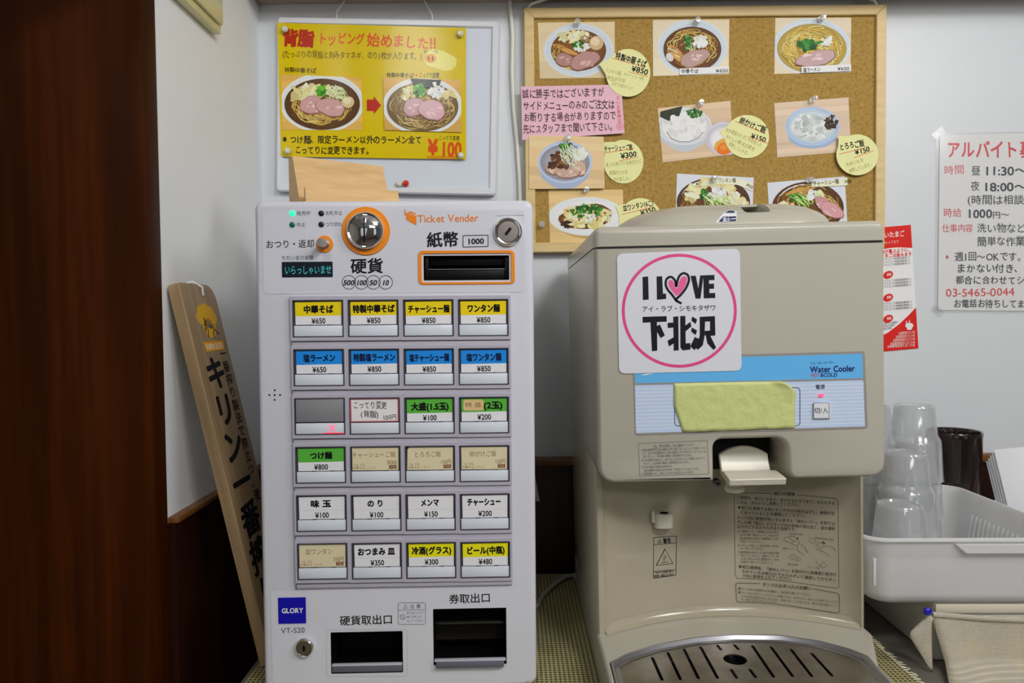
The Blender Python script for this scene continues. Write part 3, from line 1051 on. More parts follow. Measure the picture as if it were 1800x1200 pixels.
def dH(d, q):
    d.poly(q, S(206, 210, 222)); d.step(1e-5)
    bowl(d, 1254, 356, 66, 46, S(206, 210, 222), S(84, 54, 26), .96, 0)
    noodles(d, 1254, 356, 62, 42, [S(170, 124, 54), S(140, 98, 40)], 60, 1.3, (100, 170), .5); d.step()
    for (x, y) in ((1222, 331), (1216, 346), (1238, 322), (1280, 330), (1290, 345), (1300, 356), (1262, 322)):
        heap(d, x, y, 10, 7, WONT + [S(232, 228, 196)], 14, 7, .7)
    d.step(); heap(d, 1237, 341, 6, 9, GREEN + [S(130, 190, 70)], 18, 4, .7); heap(d, 1262, 342, 14, 10, WHITE, 26, 5, .8); shreds(d, 1262, 354, 24, 10, [S(206, 222, 150), S(226, 232, 190), S(150, 196, 80)], 44, 22, 1.3, (10, 60))


def dI(d, q):
    d.poly(q, S(206, 210, 220)); d.step(1e-5)
    bowl(d, 1420, 366, 64, 48, S(206, 210, 220), S(92, 58, 24), .97, 0)
    noodles(d, 1420, 366, 60, 44, NOOD + [S(150, 104, 40)], 120, 1.2, (150, 390), .4); d.step()
    for k in range(5): blob(d, 1396 + k * 5, 336 + k % 2 * 3, 18, 3, vary(MENMA[k % 2]), -22, .08)
    heap(d, 1380, 362, 16, 7, WONT, 12, 7); d.step()
    heap(d, 1400, 346, 12, 7, GREEN, 20, 4, .7); shreds(d, 1412, 352, 16, 9, [S(130, 190, 60), S(206, 222, 150)], 36, 16, 1.3, (20, 70)); heap(d, 1428, 342, 9, 8, WHITE, 16, 5, .8); heap(d, 1440, 341, 6, 6, [S(206, 220, 160)], 6, 5)
    d.step(); pork(d, 1446, 358, 16, 11, 30, S(190, 140, 146)); pork(d, 1462, 370, 22, 13, 22, S(206, 150, 156)); 


QA = [(945.5, 39.7), (1080.5, 38), (1081, 136.5), (949, 138)]
photo('dish_photo', 'photo of noodles with a whole egg and two pork slices on the cork board', QA, dA)
QB = [(1147.5, 35), (1282, 34), (1281, 130.5), (1148, 133.5)]


def dB2(d, q):
    dB(d, q); strip(d, [(1194, 121), (1281, 117), (1281, 129), (1194, 132)])
    d.clip = None; d.text('中華そば', 1197, 126, 1227, 125, 8.5, INK, .02, .8); d.text('¥650', 1258, 125, 1279, 124, 8.5, INK, .012, .5); d.clip = q


def dC2(d, q):
    dC(d, q); strip(d, [(1408, 118), (1495, 113.5), (1495, 125.5), (1408, 129)])
    d.clip = None; d.text('塩ラーメン', 1411, 124, 1441, 122.5, 8.5, INK, .02, .8); d.text('¥650', 1471, 121.5, 1492, 121, 8.5, INK, .012, .5); d.clip = q


photo('dish_photo', 'photo of brown noodle soup with one pork slice at the top middle', QB, dB2)
photo('dish_photo', 'photo of pale salt noodles with green leaf at the upper right of the cork board', [(1363, 31.5), (1496.5, 31), (1495, 127), (1361, 130)], dC2)
photo('dish_photo', 'tilted photo of white rice and a raw egg in a small bowl', [(1156, 190), (1284, 177), (1290, 271), (1165, 285.5)], dD)
photo('dish_photo', 'photo of grey grated yam in a light blue bowl on striped wood', [(1361, 181), (1491.5, 171), (1496, 266), (1366.5, 276.5)], dE)
photo('dish_photo', 'photo of a pork rice bowl below the pink notice', [(930, 238), (1061, 240), (1063, 331), (930, 332)], dF, YF - .0008)
photo('dish_photo', 'photo of dumplings and spring onion on an oval white plate', [(964, 333), (1095, 333), (1097, 428), (967, 428)], dG)


def dH2(d, q):
    dH(d, q); strip(d, [(1258, 311), (1296, 313), (1322, 322), (1322, 336), (1296, 325), (1258, 323)], S(222, 222, 196))
    d.clip = None; d.text('ワンタン麺', 1262, 317, 1293, 317, 9, INK, .015, .8); d.text('¥850', 1312, 324, 1323, 330, 8, INK, .01, .5); d.clip = q


def dI2(d, q):
    dI(d, q); strip(d, [(1426, 322), (1489, 312), (1489, 326), (1426, 329)], S(226, 224, 190))
    d.clip = None; d.text('チャーシュー麺', 1429, 323, 1474, 319, 9.5, INK, .015, .8); d.text('¥850', 1484, 319, 1496, 318, 8, INK, .01, .5); d.clip = q


photo('dish_photo', 'photo of dumpling noodles with a paper name strip above the lid grip', [(1190, 305), (1325, 312), (1322, 400), (1187, 400)], dH2)
photo('dish_photo', 'photo of pork noodles with a paper name strip above the right lid end', [(1349, 321), (1485, 310), (1490, 402), (1354, 402)], dI2)

# pink notice
fr = wall_frame(1007, 197, YF)
d = Sheet(px_map(fr), M_PAPER)
PK = S(226, 178, 192)
d.poly([(916, 152), (1092, 148.5), (1098, 234), (918, 246)], PK); d.step()
INKP = S(54, 36, 50)
d.text('誠に勝手ではございますが', 918, 166, 1062, 162, 17.5, INKP, .012, 1)
d.text('サイドメニューのみのご注文は', 919, 187, 1080, 183, 17, INKP, .012, 1)
d.text('お断りする場合がありますので', 920, 207, 1083, 203, 17.5, INKP, .012, 1)
d.text('先にスタッフまで聞いて下さい。', 919, 227, 1083, 222, 17.5, INKP, .012, 1)
RD = S(206, 84, 96)
d.vtext('さいお客様は', 1086, 168, 1089, 216, 7.5, 8, RD, .005)
d.ring(1089.5, 222, 5.5, .8, RD); d.text('あ', 1085.5, 222, 1093.5, 222, 8, RD, .0)
tag(d.build('pink_notice', None, fr), 'pink paper notice with four lines of handwriting on the left of the cork board', 'notice')


# yellow speech-bubble notes
def note(label, cx, cy, rx, ry, tip, spread, title, price, lines, ul, Y=YC - .0010):
    fr = wall_frame(cx, cy, Y)
    d = Sheet(px_map(fr), M_PAPER)
    pts = []; ta = math.atan2(tip[1] - cy, tip[0] - cx)
    for i in range(41):
        a = ta + R(spread) + (2 * math.pi - 2 * R(spread)) * i / 40
        pts.append((cx + rx * math.cos(a), cy + ry * math.sin(a)))
    pts.append(tip)
    d.poly(pts, S(230, 222, 160)); d.step()
    d.text(*title[:5], title[5], INK, .028, .8); d.text(*price[:5], price[5], INK, .025, .6)
    for q in lines:
        d.text(q[0], q[1], q[2], q[3], q[4], 8.2, S(150, 140, 84), .0, 1.2)
    for q in ul:
        d.line(q, 1.0, S(206, 90, 66))
    return tag(d.build('speech_bubble_note', None, fr), label, 'note', 'yellow speech bubble notes on the cork board')


note('yellow bubble note priced 850 beside the egg and pork noodle photo', 1104, 128, 39, 42, (1053, 112), 22, ('特製中華そば', 1082, 97, 1136, 113, 14), ('¥850', 1111, 120, 1139, 127, 13.5),
     [('ワンタン2個、チャーシュー3枚', 1065, 123, 1132, 138), ('味玉がお店', 1067, 136, 1099, 142), ('おすすめのメニュー', 1076, 147, 1114, 155)], [[(1077, 102), (1134, 119)], [(1105, 126), (1140, 135)]], YF - .0006)
note('yellow bubble note priced 300 beside the pork rice bowl photo', 1096, 284, 35, 38.5, (1057, 250), 24, ('チャーシューご飯', 1062, 262, 1112, 258, 11.5), ('¥300', 1091, 274, 1119, 270, 13.5),
     [('炙った豚バラを角切りに', 1065, 290, 1128, 283), ('特製のたれを', 1071, 304, 1104, 302), ('かけました。', 1078, 315, 1110, 313)], [[(1061, 269), (1114, 261)], [(1088, 283), (1122, 276)]])
note('yellow bubble note priced 150 overlapping the rice and raw egg photo', 1313, 240, 39, 38, (1265, 231), 20, ('卵かけご飯', 1300, 210, 1346, 230, 13.5), ('¥150', 1321, 238, 1346, 246, 12.5),
     [('契約農家のたまごを使用した', 1276, 227, 1339, 255), ('おいしい卵(名古屋)を', 1276, 239, 1327, 263), ('使用しています。', 1281, 252, 1317, 272)], [[(1292, 213), (1343, 234)], [(1317, 240), (1350, 252)]])
note('yellow bubble note priced 150 at the right edge of the cork board', 1507, 272, 37, 36, (1474, 239), 20, ('とろろご飯', 1475, 259, 1519, 251, 13), ('¥150', 1503, 268, 1529, 261, 12.5),
     [('大和いもを', 1486, 290, 1518, 281), ('使用しています。', 1492, 301, 1534, 288)], [[(1475, 271), (1520, 260)], [(1502, 277), (1535, 265)]], YF)
note('yellow bubble note priced 350 half hidden behind the left of the cooler lid', 1126, 387, 38, 39, (1082, 362), 18, ('皿ワンタン(6こ)', 1095, 367, 1148, 356, 12), ('¥350', 1126, 374, 1152, 367, 12.5),
     [], [[(1093, 377), (1147, 364)]])

for (x, y, t) in ((1014, 42, 'clear push pin holding the egg and pork noodle photo'), (1224, 39, 'clear push pin holding the brown noodle soup photo at the top middle'), (1442, 34, 'clear push pin holding the salt noodle photo at the upper right'),
                  (1230, 183, 'clear push pin holding the tilted rice and raw egg photo'), (1427, 176, 'clear push pin holding the grated yam photo'), (998, 243, 'clear push pin holding the pork rice bowl photo'), (1030, 334, 'clear push pin holding the oval plate dumpling photo'),
                  (1254, 315, 'clear push pin holding the dumpling noodle photo'), (1421, 317, 'clear push pin holding the pork noodle photo at the lower right'), (952, 395, 'clear push pin alone in the bare cork at the lower left')):
    pin(x, y, t, YF - .0012 if x == 998 else YC - .0012)

# ================================================================== papers on the wall at the right
fr = wall_frame(1568, 506, YW - .0012)
d = Sheet(px_map(fr), M_PHOTO)
RL = S(206, 36, 30)
LQ = [(1519, 402), (1601, 395), (1614.5, 612), (1526, 620)]
d.poly(LQ, S(226, 222, 222)); d.step(); d.clip = LQ
d.poly([(1519, 402), (1601, 395), (1606, 436)] + [(1606 - 86 * i / 8, 436 - 6 * math.sin(math.pi * i / 8) + 1.5 * i) for i in range(1, 9)], RL)
d.poly([(1612, 538), (1598, 553), (1580, 570), (1560, 585), (1526, 600), (1526, 622), (1616, 616)], RL); d.step(); d.clip = None
d.text('おいしいたまご', 1527, 416, 1590, 410, 11.5, S(236, 214, 210), .02); d.text('こだわってます', 1545, 428, 1580, 424, 6, S(232, 190, 186))
d.text('体が喜ぶように、', 1548, 443, 1603, 438, 7.5, RL, .03); d.text('たまごは産みます', 1548, 450, 1603, 446, 7.5, RL, .03)
for y in (456, 461, 466, 494, 499, 504, 534, 539, 544):
    d.text('産みたてのたまごを毎朝直接農場から', 1540, y + 1, 1600 + (y - 456) * .045, y - 4, 4.6, S(110, 100, 104))
for y in (571, 576, 581): d.text('安心安全な飼料', 1545, y - 2, 1578 - (y - 571), y - 5, 4.6, S(110, 100, 104))
for y in (483, 523, 560):
    d.ell(1561, y, 9, 6.5, RL, -25); d.step(); d.text('卵', 1558, y, 1567, y - 1, 6, S(236, 200, 196), .02)
d.ell(1598, 572, 7, 5, S(236, 226, 224)); d.poly([(1592, 572), (1604, 571), (1602, 579), (1595, 580)], S(236, 226, 224)); d.line([(1592, 568), (1594, 564)], 1.2, S(236, 226, 224)); d.line([(1598, 566), (1599, 562)], 1.2, S(236, 226, 224))
for k, y in enumerate((585, 591, 597, 603, 608)):
    d.text('全国農場直送たまごの会', 1579 - k * 5, y + 1, 1608, y - 2, 5.4, S(236, 200, 196), .01)
tag(d.build('red_leaflet', None, fr), 'narrow red and white egg leaflet on the wall behind the right side of the cooler', 'leaflet')

fr = wall_frame(1800, 390, YW - .0014)
ps = thing('job_poster', 'white handwritten job poster with red headings taped to the wall at right', 'poster', fr)
d = Sheet(px_map(fr, -.0002), M_PAPER)
d.poly([(1652, 237), (1962, 232), (1960, 548), (1648.5, 545)], S(220, 221, 222)); d.step()
RH = S(206, 58, 66); BK = S(46, 48, 60)
d.text('アルバイト募集', 1663, 263, 1842, 262, 33, RH, .022, .6)
d.text('時間', 1659, 299, 1696, 298, 18, RH, .0, .5); d.text('昼', 1707, 300, 1724, 300, 18, BK, .01); d.text('11:30～15:00', 1729, 300, 1862, 300, 21, BK, .022, .4)
d.text('夜', 1706, 327, 1722, 327, 18, BK, .01); d.text('18:00～22:00', 1727, 328, 1862, 328, 21, BK, .022, .4)
d.text('(時間は相談に応じます)', 1700, 351, 1900, 352, 18, BK, .008, .5)
d.text('時給', 1658, 374, 1690, 374, 17, RH, .0, .5); d.text('1000', 1699, 375, 1744, 375, 21, BK, .022, .3); d.text('円～', 1744, 378, 1774, 377, 13.5, BK, .012)
d.text('仕事内容', 1656, 401, 1710, 401, 15, RH, .0, .5); d.text('洗い物など', 1717, 401, 1803, 401, 17.5, BK, .006, .7)
d.text('簡単な作業です', 1717, 424, 1836, 424, 18, BK, .008, .7)
d.text('※', 1661, 451, 1672, 451, 13, RH); d.text('週1回～OKです。', 1678, 451, 1803, 451, 17, BK, .006, .6)
d.text('まかない付き、交通費', 1681, 471, 1850, 472, 17, BK, .008, .6)
d.text('都合に合わせてシフト', 1679, 492, 1832, 493, 16, BK, .008, .6)
d.text('03-5465-0044', 1662, 514, 1784, 512, 20, RH, .0, .4)
d.text('お電話お待ちしてます', 1676, 533, 1815, 534, 16, BK, .008, .6)
d.build('poster_sheet', ps)
m_film = bpy.data.materials.new('clear_film'); m_film.use_nodes = True
nt = m_film.node_tree; nt.nodes.clear()
o_n = nt.nodes.new('ShaderNodeOutputMaterial'); tr_n = nt.nodes.new('ShaderNodeBsdfTransparent'); gl_n = nt.nodes.new('ShaderNodeBsdfGlossy'); df_n = nt.nodes.new('ShaderNodeBsdfDiffuse'); m1 = nt.nodes.new('ShaderNodeMixShader'); m2 = nt.nodes.new('ShaderNodeMixShader')
gl_n.inputs['Roughness'].default_value = .15; m1.inputs[0].default_value = .5; m2.inputs[0].default_value = .10
nt.links.new(gl_n.outputs[0], m1.inputs[1]); nt.links.new(df_n.outputs[0], m1.inputs[2]); nt.links.new(tr_n.outputs[0], m2.inputs[1]); nt.links.new(m1.outputs[0], m2.inputs[2]); nt.links.new(m2.outputs[0], o_n.inputs[0])
b = MB(); q = [fr.p(*t, -.0008) for t in ((1646, 233), (1972, 228), (1972, 553), (1643, 549))]
b.loft([[(x, -.0006, z) for x, z in q[::-1]], [(x, -.0010, z) for x, z in q[::-1]]], m_film); b.build('clear_sleeve', ps)
for (x, y, r_) in ((1650, 234, 40), (1648, 546, -40)):
    p0 = fr.p(x, y, -.0012); a = R(r_); cc, ss = math.cos(a), math.sin(a)
    b = MB(); q = [(p0[0] + u * cc - v * ss, p0[1] + u * ss + v * cc) for u, v in ((-.011, -.006), (.011, -.006), (.011, .006), (-.011, .006))]
    b.loft([[(x_, -.0011, z_) for x_, z_ in q], [(x_, -.0013, z_) for x_, z_ in q]], m_film); b.build('tape', ps)
# ================================================================== ticket vending machine
xm = WORLD.p(703, 1200, 0.84)[0]
FM = frame((xm, 0.84, ZM), R(1.5))
m_body = mat('machine_enamel', S(197, 198, 207), 0.32, spec=0.45)
m_panel = mat('machine_panel_film', S(198, 198, 208), 0.38)
m_black = mat('black_plastic', S(6, 6, 8), 0.45, spec=.2)
m_blackin = mat('black_interior', S(8, 8, 10), 0.5, spec=.2)
m_lip = mat('grey_lip_plastic', S(92, 92, 104), 0.35)
m_chrome = mat('chrome', (0.80, 0.80, 0.82), 0.06, metal=1.0)
m_steel = mat('brushed_steel', (0.50, 0.48, 0.46), 0.28, metal=1.0)
m_orange = mat('orange_plastic', S(224, 128, 14), 0.4)
xl = (FM.p(447, 360)[0] + FM.p(463, 1200)[0]) / 2; xr = (FM.p(938, 360)[0] + FM.p(943, 1200)[0]) / 2
zt = (FM.p(460, 353)[1] + FM.p(925, 351)[1]) / 2
vm = thing('ticket_machine', 'white countertop meal ticket vending machine with rows of menu buttons', 'ticket machine', FM)


def prect(fr, x0, y0, x1, y1, c=0.0):
    """pixel rectangle to a level rectangle in the frame: x0, x1, z0, z1"""
    a = fr.p(x0, (y0 + y1) / 2, c); b = fr.p(x1, (y0 + y1) / 2, c); t = fr.p((x0 + x1) / 2, y0, c); q = fr.p((x0 + x1) / 2, y1, c)
    return a[0], b[0], q[1], t[1]


def rect(r, rad=.0008, n=2):
    return rrect(*r, rad, n)


H_bill = prect(FM, 745, 449, 895, 492); H_coin = prect(FM, 582, 1110, 708, 1182); H_tick = prect(FM, 762, 1069, 890, 1167)
b = MB()
ol = rrect(xl, xr, 0.0, zt, .010, 6)
fl = fillet_front(b, ol, 0.0, 0.25, .006, m_body, front_cap=False)
b.holed(fl, [rect(H_bill), rect(H_coin), rect(H_tick)], m_body, 0.0)
b.build('cabinet', vm)


def pocket(name, H, depth, m, extra=None):
    b = MB(); q = rect(H)
    b.loft([[(x, -.0005, z) for x, z in q], [(x, depth, z) for x, z in q]], m, (False, True))
    if extra: extra(b)
    return b.build(name, vm)


x0, x1, z0, z1 = H_bill


def bill_in(b):
    b.box(x0 + .004, x1 - .004, .006, .02, z0 + .0005, z0 + (z1 - z0) * .46, m_black, .001)
    b.box(x0 + .004, x1 - .004, .0045, .0065, z0 + (z1 - z0) * .44, z0 + (z1 - z0) * .47, mat('slot_edge', S(120, 120, 122), .3), .0003)
    b.box(x0 + .004, x1 - .004, .012, .03, z0 + (z1 - z0) * .62, z1 - .001, m_black, .001)
    b.box(x0 + .0005, x0 + .005, .004, .03, z0 + .0005, z1 - .001, m_black, .0005); b.box(x1 - .005, x1 - .0005, .004, .03, z0 + .0005, z1 - .001, m_black, .0005)


pocket('bill_slot', H_bill, .05, m_blackin, bill_in)
b = MB(); H = prect(FM, 735, 440, 905, 500)
oq, iq = rrect(*H, .0055, 5), rrect(H_bill[0] - .0025, H_bill[1] + .0025, H_bill[2] - .0025, H_bill[3] + .0025, .002, 5)
b.loft([[(x, -.0004, z) for x, z in oq], [(x, -.0016, z) for x, z in inset(oq, .0005)], [(x, -.0016, z) for x, z in iq], [(x, -.0003, z) for x, z in iq]], m_orange, (False, False))
b.build('bill_slot_frame', vm)
x0c, x1c, z0c, z1c = H_coin


def coin_in(b):
    b.box(x0c + .0008, x1c - .0008, -.0012, .006, z0c + .0012, z0c + .0095, m_lip, .0008)
    b.box(x0c + .0008, x1c - .0008, -.0018, .0035, z0c + .0088, z0c + .0108, mat('pale_lip_edge', S(176, 178, 188), .3), .0006)


pocket('coin_tray', H_coin, .06, m_blackin, coin_in)
x0t, x1t, z0t, z1t = H_tick


def tick_in(b):
    b.box(x0t + .003, x1t - .003, -.006, .002, z0t - .0022, z0t + .0055, m_lip, .0016)
    b.box(x0t + .001, x1t - .001, -.004, .002, z0t + .005, z0t + .0072, mat('pale_lip_edge'), .0006)
    rows = []
    for k in range(9):
        a = R(90 * k / 8)
        rows.append([(x0t, .016 + .02 * math.sin(a), z0t + (z1t - z0t) * .66 - .03 * (1 - math.cos(a)) - .0), (x1t, .016 + .02 * math.sin(a), z0t + (z1t - z0t) * .66 - .03 * (1 - math.cos(a)))])
    b.grid(rows, mat('dark_chute', S(34, 32, 28), .25))
    b.box(x0t + .001, x1t - .001, .012, .018, z0t + (z1t - z0t) * .64, z0t + (z1t - z0t) * .68, mat('dark_chute'), .0008)


pocket('ticket_tray', H_tick, .06, m_blackin, tick_in)

# film panels with the printing
b = Sheet(px_map(FM, -.0004), M_DECAL)
cp_ink = S(194, 196, 205)
H = prect(FM, 462, 370, 923, 515)
pq = rrect(*H, .006, 5); hq = rect((H_bill[0] - .0025, H_bill[1] + .0025, H_bill[2] - .0025, H_bill[3] + .0025))
b.holed(pq, [hq], M_DECAL, -.0004, cp_ink)
b.loft([[(x, .0, z) for x, z in pq], [(x, -.0004, z) for x, z in pq]], M_DECAL, (False, False)); b.ink[-len(pq):] = [S(160, 160, 172)] * len(pq)
b.step(6e-5)
d = b
d.text('発売中', 521, 375, 546, 374.5, 8.6, S(50, 50, 60), .005); d.text('お札中止', 572, 374.5, 602, 374, 8.6, S(50, 50, 60), .005)
d.text('中止', 521, 395, 537, 394.5, 8.6, S(50, 50, 60), .005); d.text('つり切れ', 572, 394.5, 601, 394, 8.6, S(50, 50, 60), .005)
d.text('おつり・返却', 467, 429.5, 553, 428, 15.5, INK, .008)
d.text('ただいまの金額', 495, 453, 551, 452.5, 8.6, S(60, 60, 70), .0)
d.text('硬貨', 616, 468, 674, 467, 28, INK, .022)
for (x, t, e) in ((613.5, '500', 10), (635.5, '100', 9), (656.5, '50', 6.8), (678, '10', 6)):
    d.ring(x, 496, 12, 1.0, S(40, 40, 46)); d.text(t, x - e, 496.5, x + e, 496.3, 12.5, S(30, 30, 36), .03, 0, .2)
OR = S(222, 122, 24)
d.poly([(711, 368), (713, 368.5), (713, 374), (732, 379), (732, 396), (714, 386), (714, 379), (711, 377)], OR)
d.poly([(716, 373), (724, 371), (726, 374), (730, 374), (731, 377), (715, 373.5)], OR)
d.text('Ticket Vender', 734, 384, 842, 382, 18.5, OR, .008)
d.text('紙幣', 750, 422, 806, 420, 28, INK, .022)
d.frame_line([(814, 414), (858, 413), (858, 433), (814, 434)], 1.2, S(40, 40, 46)); d.text('1000', 821, 424, 851, 423, 13.5, S(30, 30, 36), .03)
# hairline of the upper flap
d.line([(872, 379), (921, 378)], .6, S(150, 150, 160))
b.build('control_panel', vm)

b = Sheet(px_map(FM, -.0003), M_DECAL)
H = prect(FM, 478, 1034, 926, 1226)
pq = rrect(H[0], H[1], max(.004, H[2]), H[3], .005, 5)
b.holed(pq, [rect((H_coin[0] - .0003, H_coin[1] + .0003, H_coin[2] - .0003, H_coin[3] + .0003)), rect((H_tick[0] - .0003, H_tick[1] + .0003, H_tick[2] - .003, H_tick[3] + .0003))], M_DECAL, -.0003, S(199, 200, 209))
b.step(6e-5); d = b
d.text('券取出口', 789, 1053, 863, 1050, 18, INK, .015)
d.text('硬貨取出口', 597, 1091, 691, 1088, 18, INK, .015)
d.text('VT-S20', 494, 1108, 536, 1106.5, 13, S(70, 70, 80), .005)
G1 = S(96, 96, 106)
d.rr_line(700, 1059, 748, 1097, 3.5, .9, G1); d.line([(700, 1072), (748, 1071)], .8, G1)
d.text('注 意', 720, 1066, 740, 1065, 8, G1, .01)
d.line([(709, 1069), (713, 1061.5), (717, 1068.5), (709, 1069)], .8, G1); d.line([(713, 1064), (713, 1067)], .8, G1)
d.ring(708, 1084, 4.4, .9, G1); d.line([(705, 1081), (711, 1087)], .9, G1)
d.text('取り出し口より', 715, 1077, 745, 1076, 5, G1); d.text('奥に手を入れ', 715, 1084, 742, 1083, 5, G1); d.text('ないでください', 715, 1091, 745, 1090, 5, G1)
d.rr_line(574, 1106, 716, 1188, 3, .5, S(174, 174, 184))
b.build('lower_panel', vm)

# maker's plate
b = Sheet(px_map(FM, -.001), M_DECAL)
H = prect(FM, 489.5, 1049.5, 538, 1095); q = rect(H, .0003)
b.loft([[(x, 0, z) for x, z in q], [(x, -.001, z) for x, z in q]], M_DECAL); b.ink = [S(20, 14, 160)] * len(b.f); b.step()
b.text('GLORY', 495, 1073, 533, 1072, 12, S(232, 232, 244), .03)
b.build('maker_plate', vm)

# lamps
m_led_on = mat('green_lamp_lit', (0.0, .6, .25), 0.3, emit=(0.03, 1.0, 0.42), es=1.3)
for (x, y, m_) in ((514, 375, m_led_on), (514, 395, mat('green_lamp_dark', S(8, 96, 70), .25)), (565, 375, mat('dark_lamp', S(24, 26, 40), .25)), (565, 394.5, mat('dark_lamp'))):
    p0 = FM.p(x, y); b = MB(); b.lathe([(.0034, .0003), (.0033, .0009), (.002, .0014), (0, .0016)], m_, (p0[0], 0, p0[1]), '-y', 18); b.build('status_lamp', vm)

# message display
b = Sheet(px_map(FM, -.0009), M_DECAL); H = prect(FM, 496, 460, 585, 487); q = rect(H, .0004)
b.loft([[(x, 0, z) for x, z in q], [(x, -.0009, z) for x, z in q]], M_DECAL); b.ink = [S(12, 22, 34)] * len(b.f); b.step()
b.text('いらっしゃいませ', 500, 475, 583, 473.5, 17, (0.03, .30, .30), -.004, m=M_GLOW)
b.build('message_display', vm)

# coin slot
p0 = FM.p(643.5, 406)
cs = thing('coin_slot', '', '', frame((0, 0, 0)))
for k in ('label', 'category'):
    del cs[k]
cs.matrix_world = Matrix.Identity(4); cs.parent = vm; cs.location = (p0[0], -.0004, p0[1])
b = MB(); b.lathe([(.0208, 0), (.0277, .0), (.0277, .0012), (.0272, .0018), (.0208, .0018)], m_orange, axis='-y', n=48); b.build('ring', cs)
b = MB(); b.lathe([(.0212, 0), (.0212, .006), (.0208, .0075), (.0196, .0086), (.0188, .0080), (.0180, .0074), (.0150, .0092), (.0100, .0108), (.005, .0116), (0, .0119)], m_chrome, axis='-y', n=56); b.build('chrome_cap', cs)
b = MB(); b.box(-.0009, .0009, -.0127, -.004, -.0140, .0140, m_black, .0004)
b.build('slot', cs)

# return lever
p0 = FM.p(571, 429)
b = MB(); b.lathe([(.0055, 0), (.0098, 0), (.0098, .0009), (.0093, .0014), (.0058, .0014)], m_orange, (p0[0], -.0004, p0[1]), '-y', 32); b.build('return_lever_ring', vm)
b = MB(); b.lathe([(.0058, 0), (.0058, .0016), (.0046, .0018), (.0046, .020), (.0042, .0212), (.0, .0214)], m_steel, (p0[0], -.0004, p0[1]), '-y', 26); b.build('return_lever', vm)


def keylock(px, py, r, s):
    p0 = FM.p(px, py); o = (p0[0], -.0004, p0[1])
    b = MB(); b.lathe([(r, 0), (r, .002), (r * .95, .0042), (r * .86, .0052), (r * .77, .0050), (r * .74, .0042), (r * .74, .003)], m_chrome, o, '-y', 44)
    b.lathe([(r * .74, .0034), (r * .70, .0044), (0, .0046)], mat('lock_core', (.30, .26, .24), .38, metal=1.0), o, '-y', 40)
    a = R(-52) if s else R(90)
    M = Matrix.Translation((o[0], o[1], o[2])) @ Matrix.Rotation(a, 4, 'Y')
    b.box(-r * .30, r * .30, -.0049, -.004, -r * .10, r * .10, m_black, 0, M=M)
    if not s: b.box(-r * .13, r * .13, -.0050, -.004, -r * .16, r * .16, m_black, 0.0004, M=M)
    return b.build('key_lock', vm)


keylock(893, 407.5, .0168, True)
keylock(536, 1136, .0113, False)
b = MB()
for (x, y) in ((483, 694), (473.5, 694), (492.5, 694), (483, 685.5), (483, 702.5)):
    p0 = FM.p(x, y); b.lathe([(.0011, .0002), (0, .0002)], m_black, (p0[0], -.0001, p0[1]), '-y', 12)
b.build('sounder_holes', vm)

# ------------------------------------------------------------------ menu buttons
kpx = 0.838 / F                                  # metres per photo pixel on the button face
m_bez = mat('grey_bezel_plastic', S(170, 167, 180), 0.35)
m_rec = mat('dark_recess', S(70, 68, 80), 0.4)
m_lens = mat('white_button_lens', S(204, 210, 222), 0.25, spec=0.5)
m_lensg = mat('grey_blank_window', S(126, 126, 130), 0.3)
YB = -.0052
cor = [FM.p(559, 559.7, YB), FM.p(849.5, 558, YB), FM.p(566.8, 986.5, YB), FM.p(853, 983.5, YB)]
BW, BH = 89 * kpx, 65.5 * kpx
YEL1, YEL6, BLU, GRN, BEI, WHT = S(226, 196, 22), S(222, 214, 24), S(30, 130, 214), S(84, 168, 60), S(208, 198, 164), S(216, 216, 220)
MENU = [[('中華そば', '¥650', YEL1), ('特製中華そば', '¥850', YEL1), ('チャーシュー麺', '¥850', YEL1), ('ワンタン麺', '¥850', YEL1)],
        [('塩ラーメン', '¥650', BLU), ('特製塩ラーメン', '¥850', BLU), ('塩チャーシュー麺', '¥850', BLU), ('塩ワンタン麺', '¥850', BLU)],
        [None, 'hand', ('大盛(1.5玉)', '¥100', GRN), ('特盛(2玉)', '¥200', GRN)],
        [('つけ麺', '¥800', GRN), ('チャーシューご飯', '300', None), ('とろろご飯', '150円', None), ('卵がけご飯', '150円', None)],
        [('味 玉', '¥100', WHT), ('の り', '¥100', WHT), ('メンマ', '¥150', WHT), ('チャーシュー', '¥200', WHT)],
        [('皿ワンタン', '350円', None), ('おつまみ 皿', '¥350', WHT), ('冷酒(グラス)', '¥300', YEL6), ('ビール(中瓶)', '¥480', YEL6)]]
WID = {'中華そば': 52, '特製中華そば': 73, 'チャーシュー麺': 73, 'ワンタン麺': 58, '塩ラーメン': 56, '特製塩ラーメン': 73, '塩チャーシュー麺': 70, '塩ワンタン麺': 62, '大盛(1.5玉)': 66, '特盛(2玉)': 64, 'つけ麺': 39, '味 玉': 36, 'の り': 29, 'メンマ': 33, 'チャーシュー': 60, 'おつまみ 皿': 66, '冷酒(グラス)': 70, 'ビール(中瓶)': 68}


def cell_map(cx, cz, yy):
    def f(u, v, l):                              # u 0..89 to the right, v 0..65.5 down
        return (cx + (u - 44.5) * kpx, yy - l, cz - (v - 32.75) * kpx)
    return f


def bx(b, mp, u0, u1, v0, v1, y0, y1, m, bev):
    p, q = mp(u0, v1, 0), mp(u1, v0, 0)
    b.box(p[0], q[0], y0, y1, p[2], q[2], m, bev)


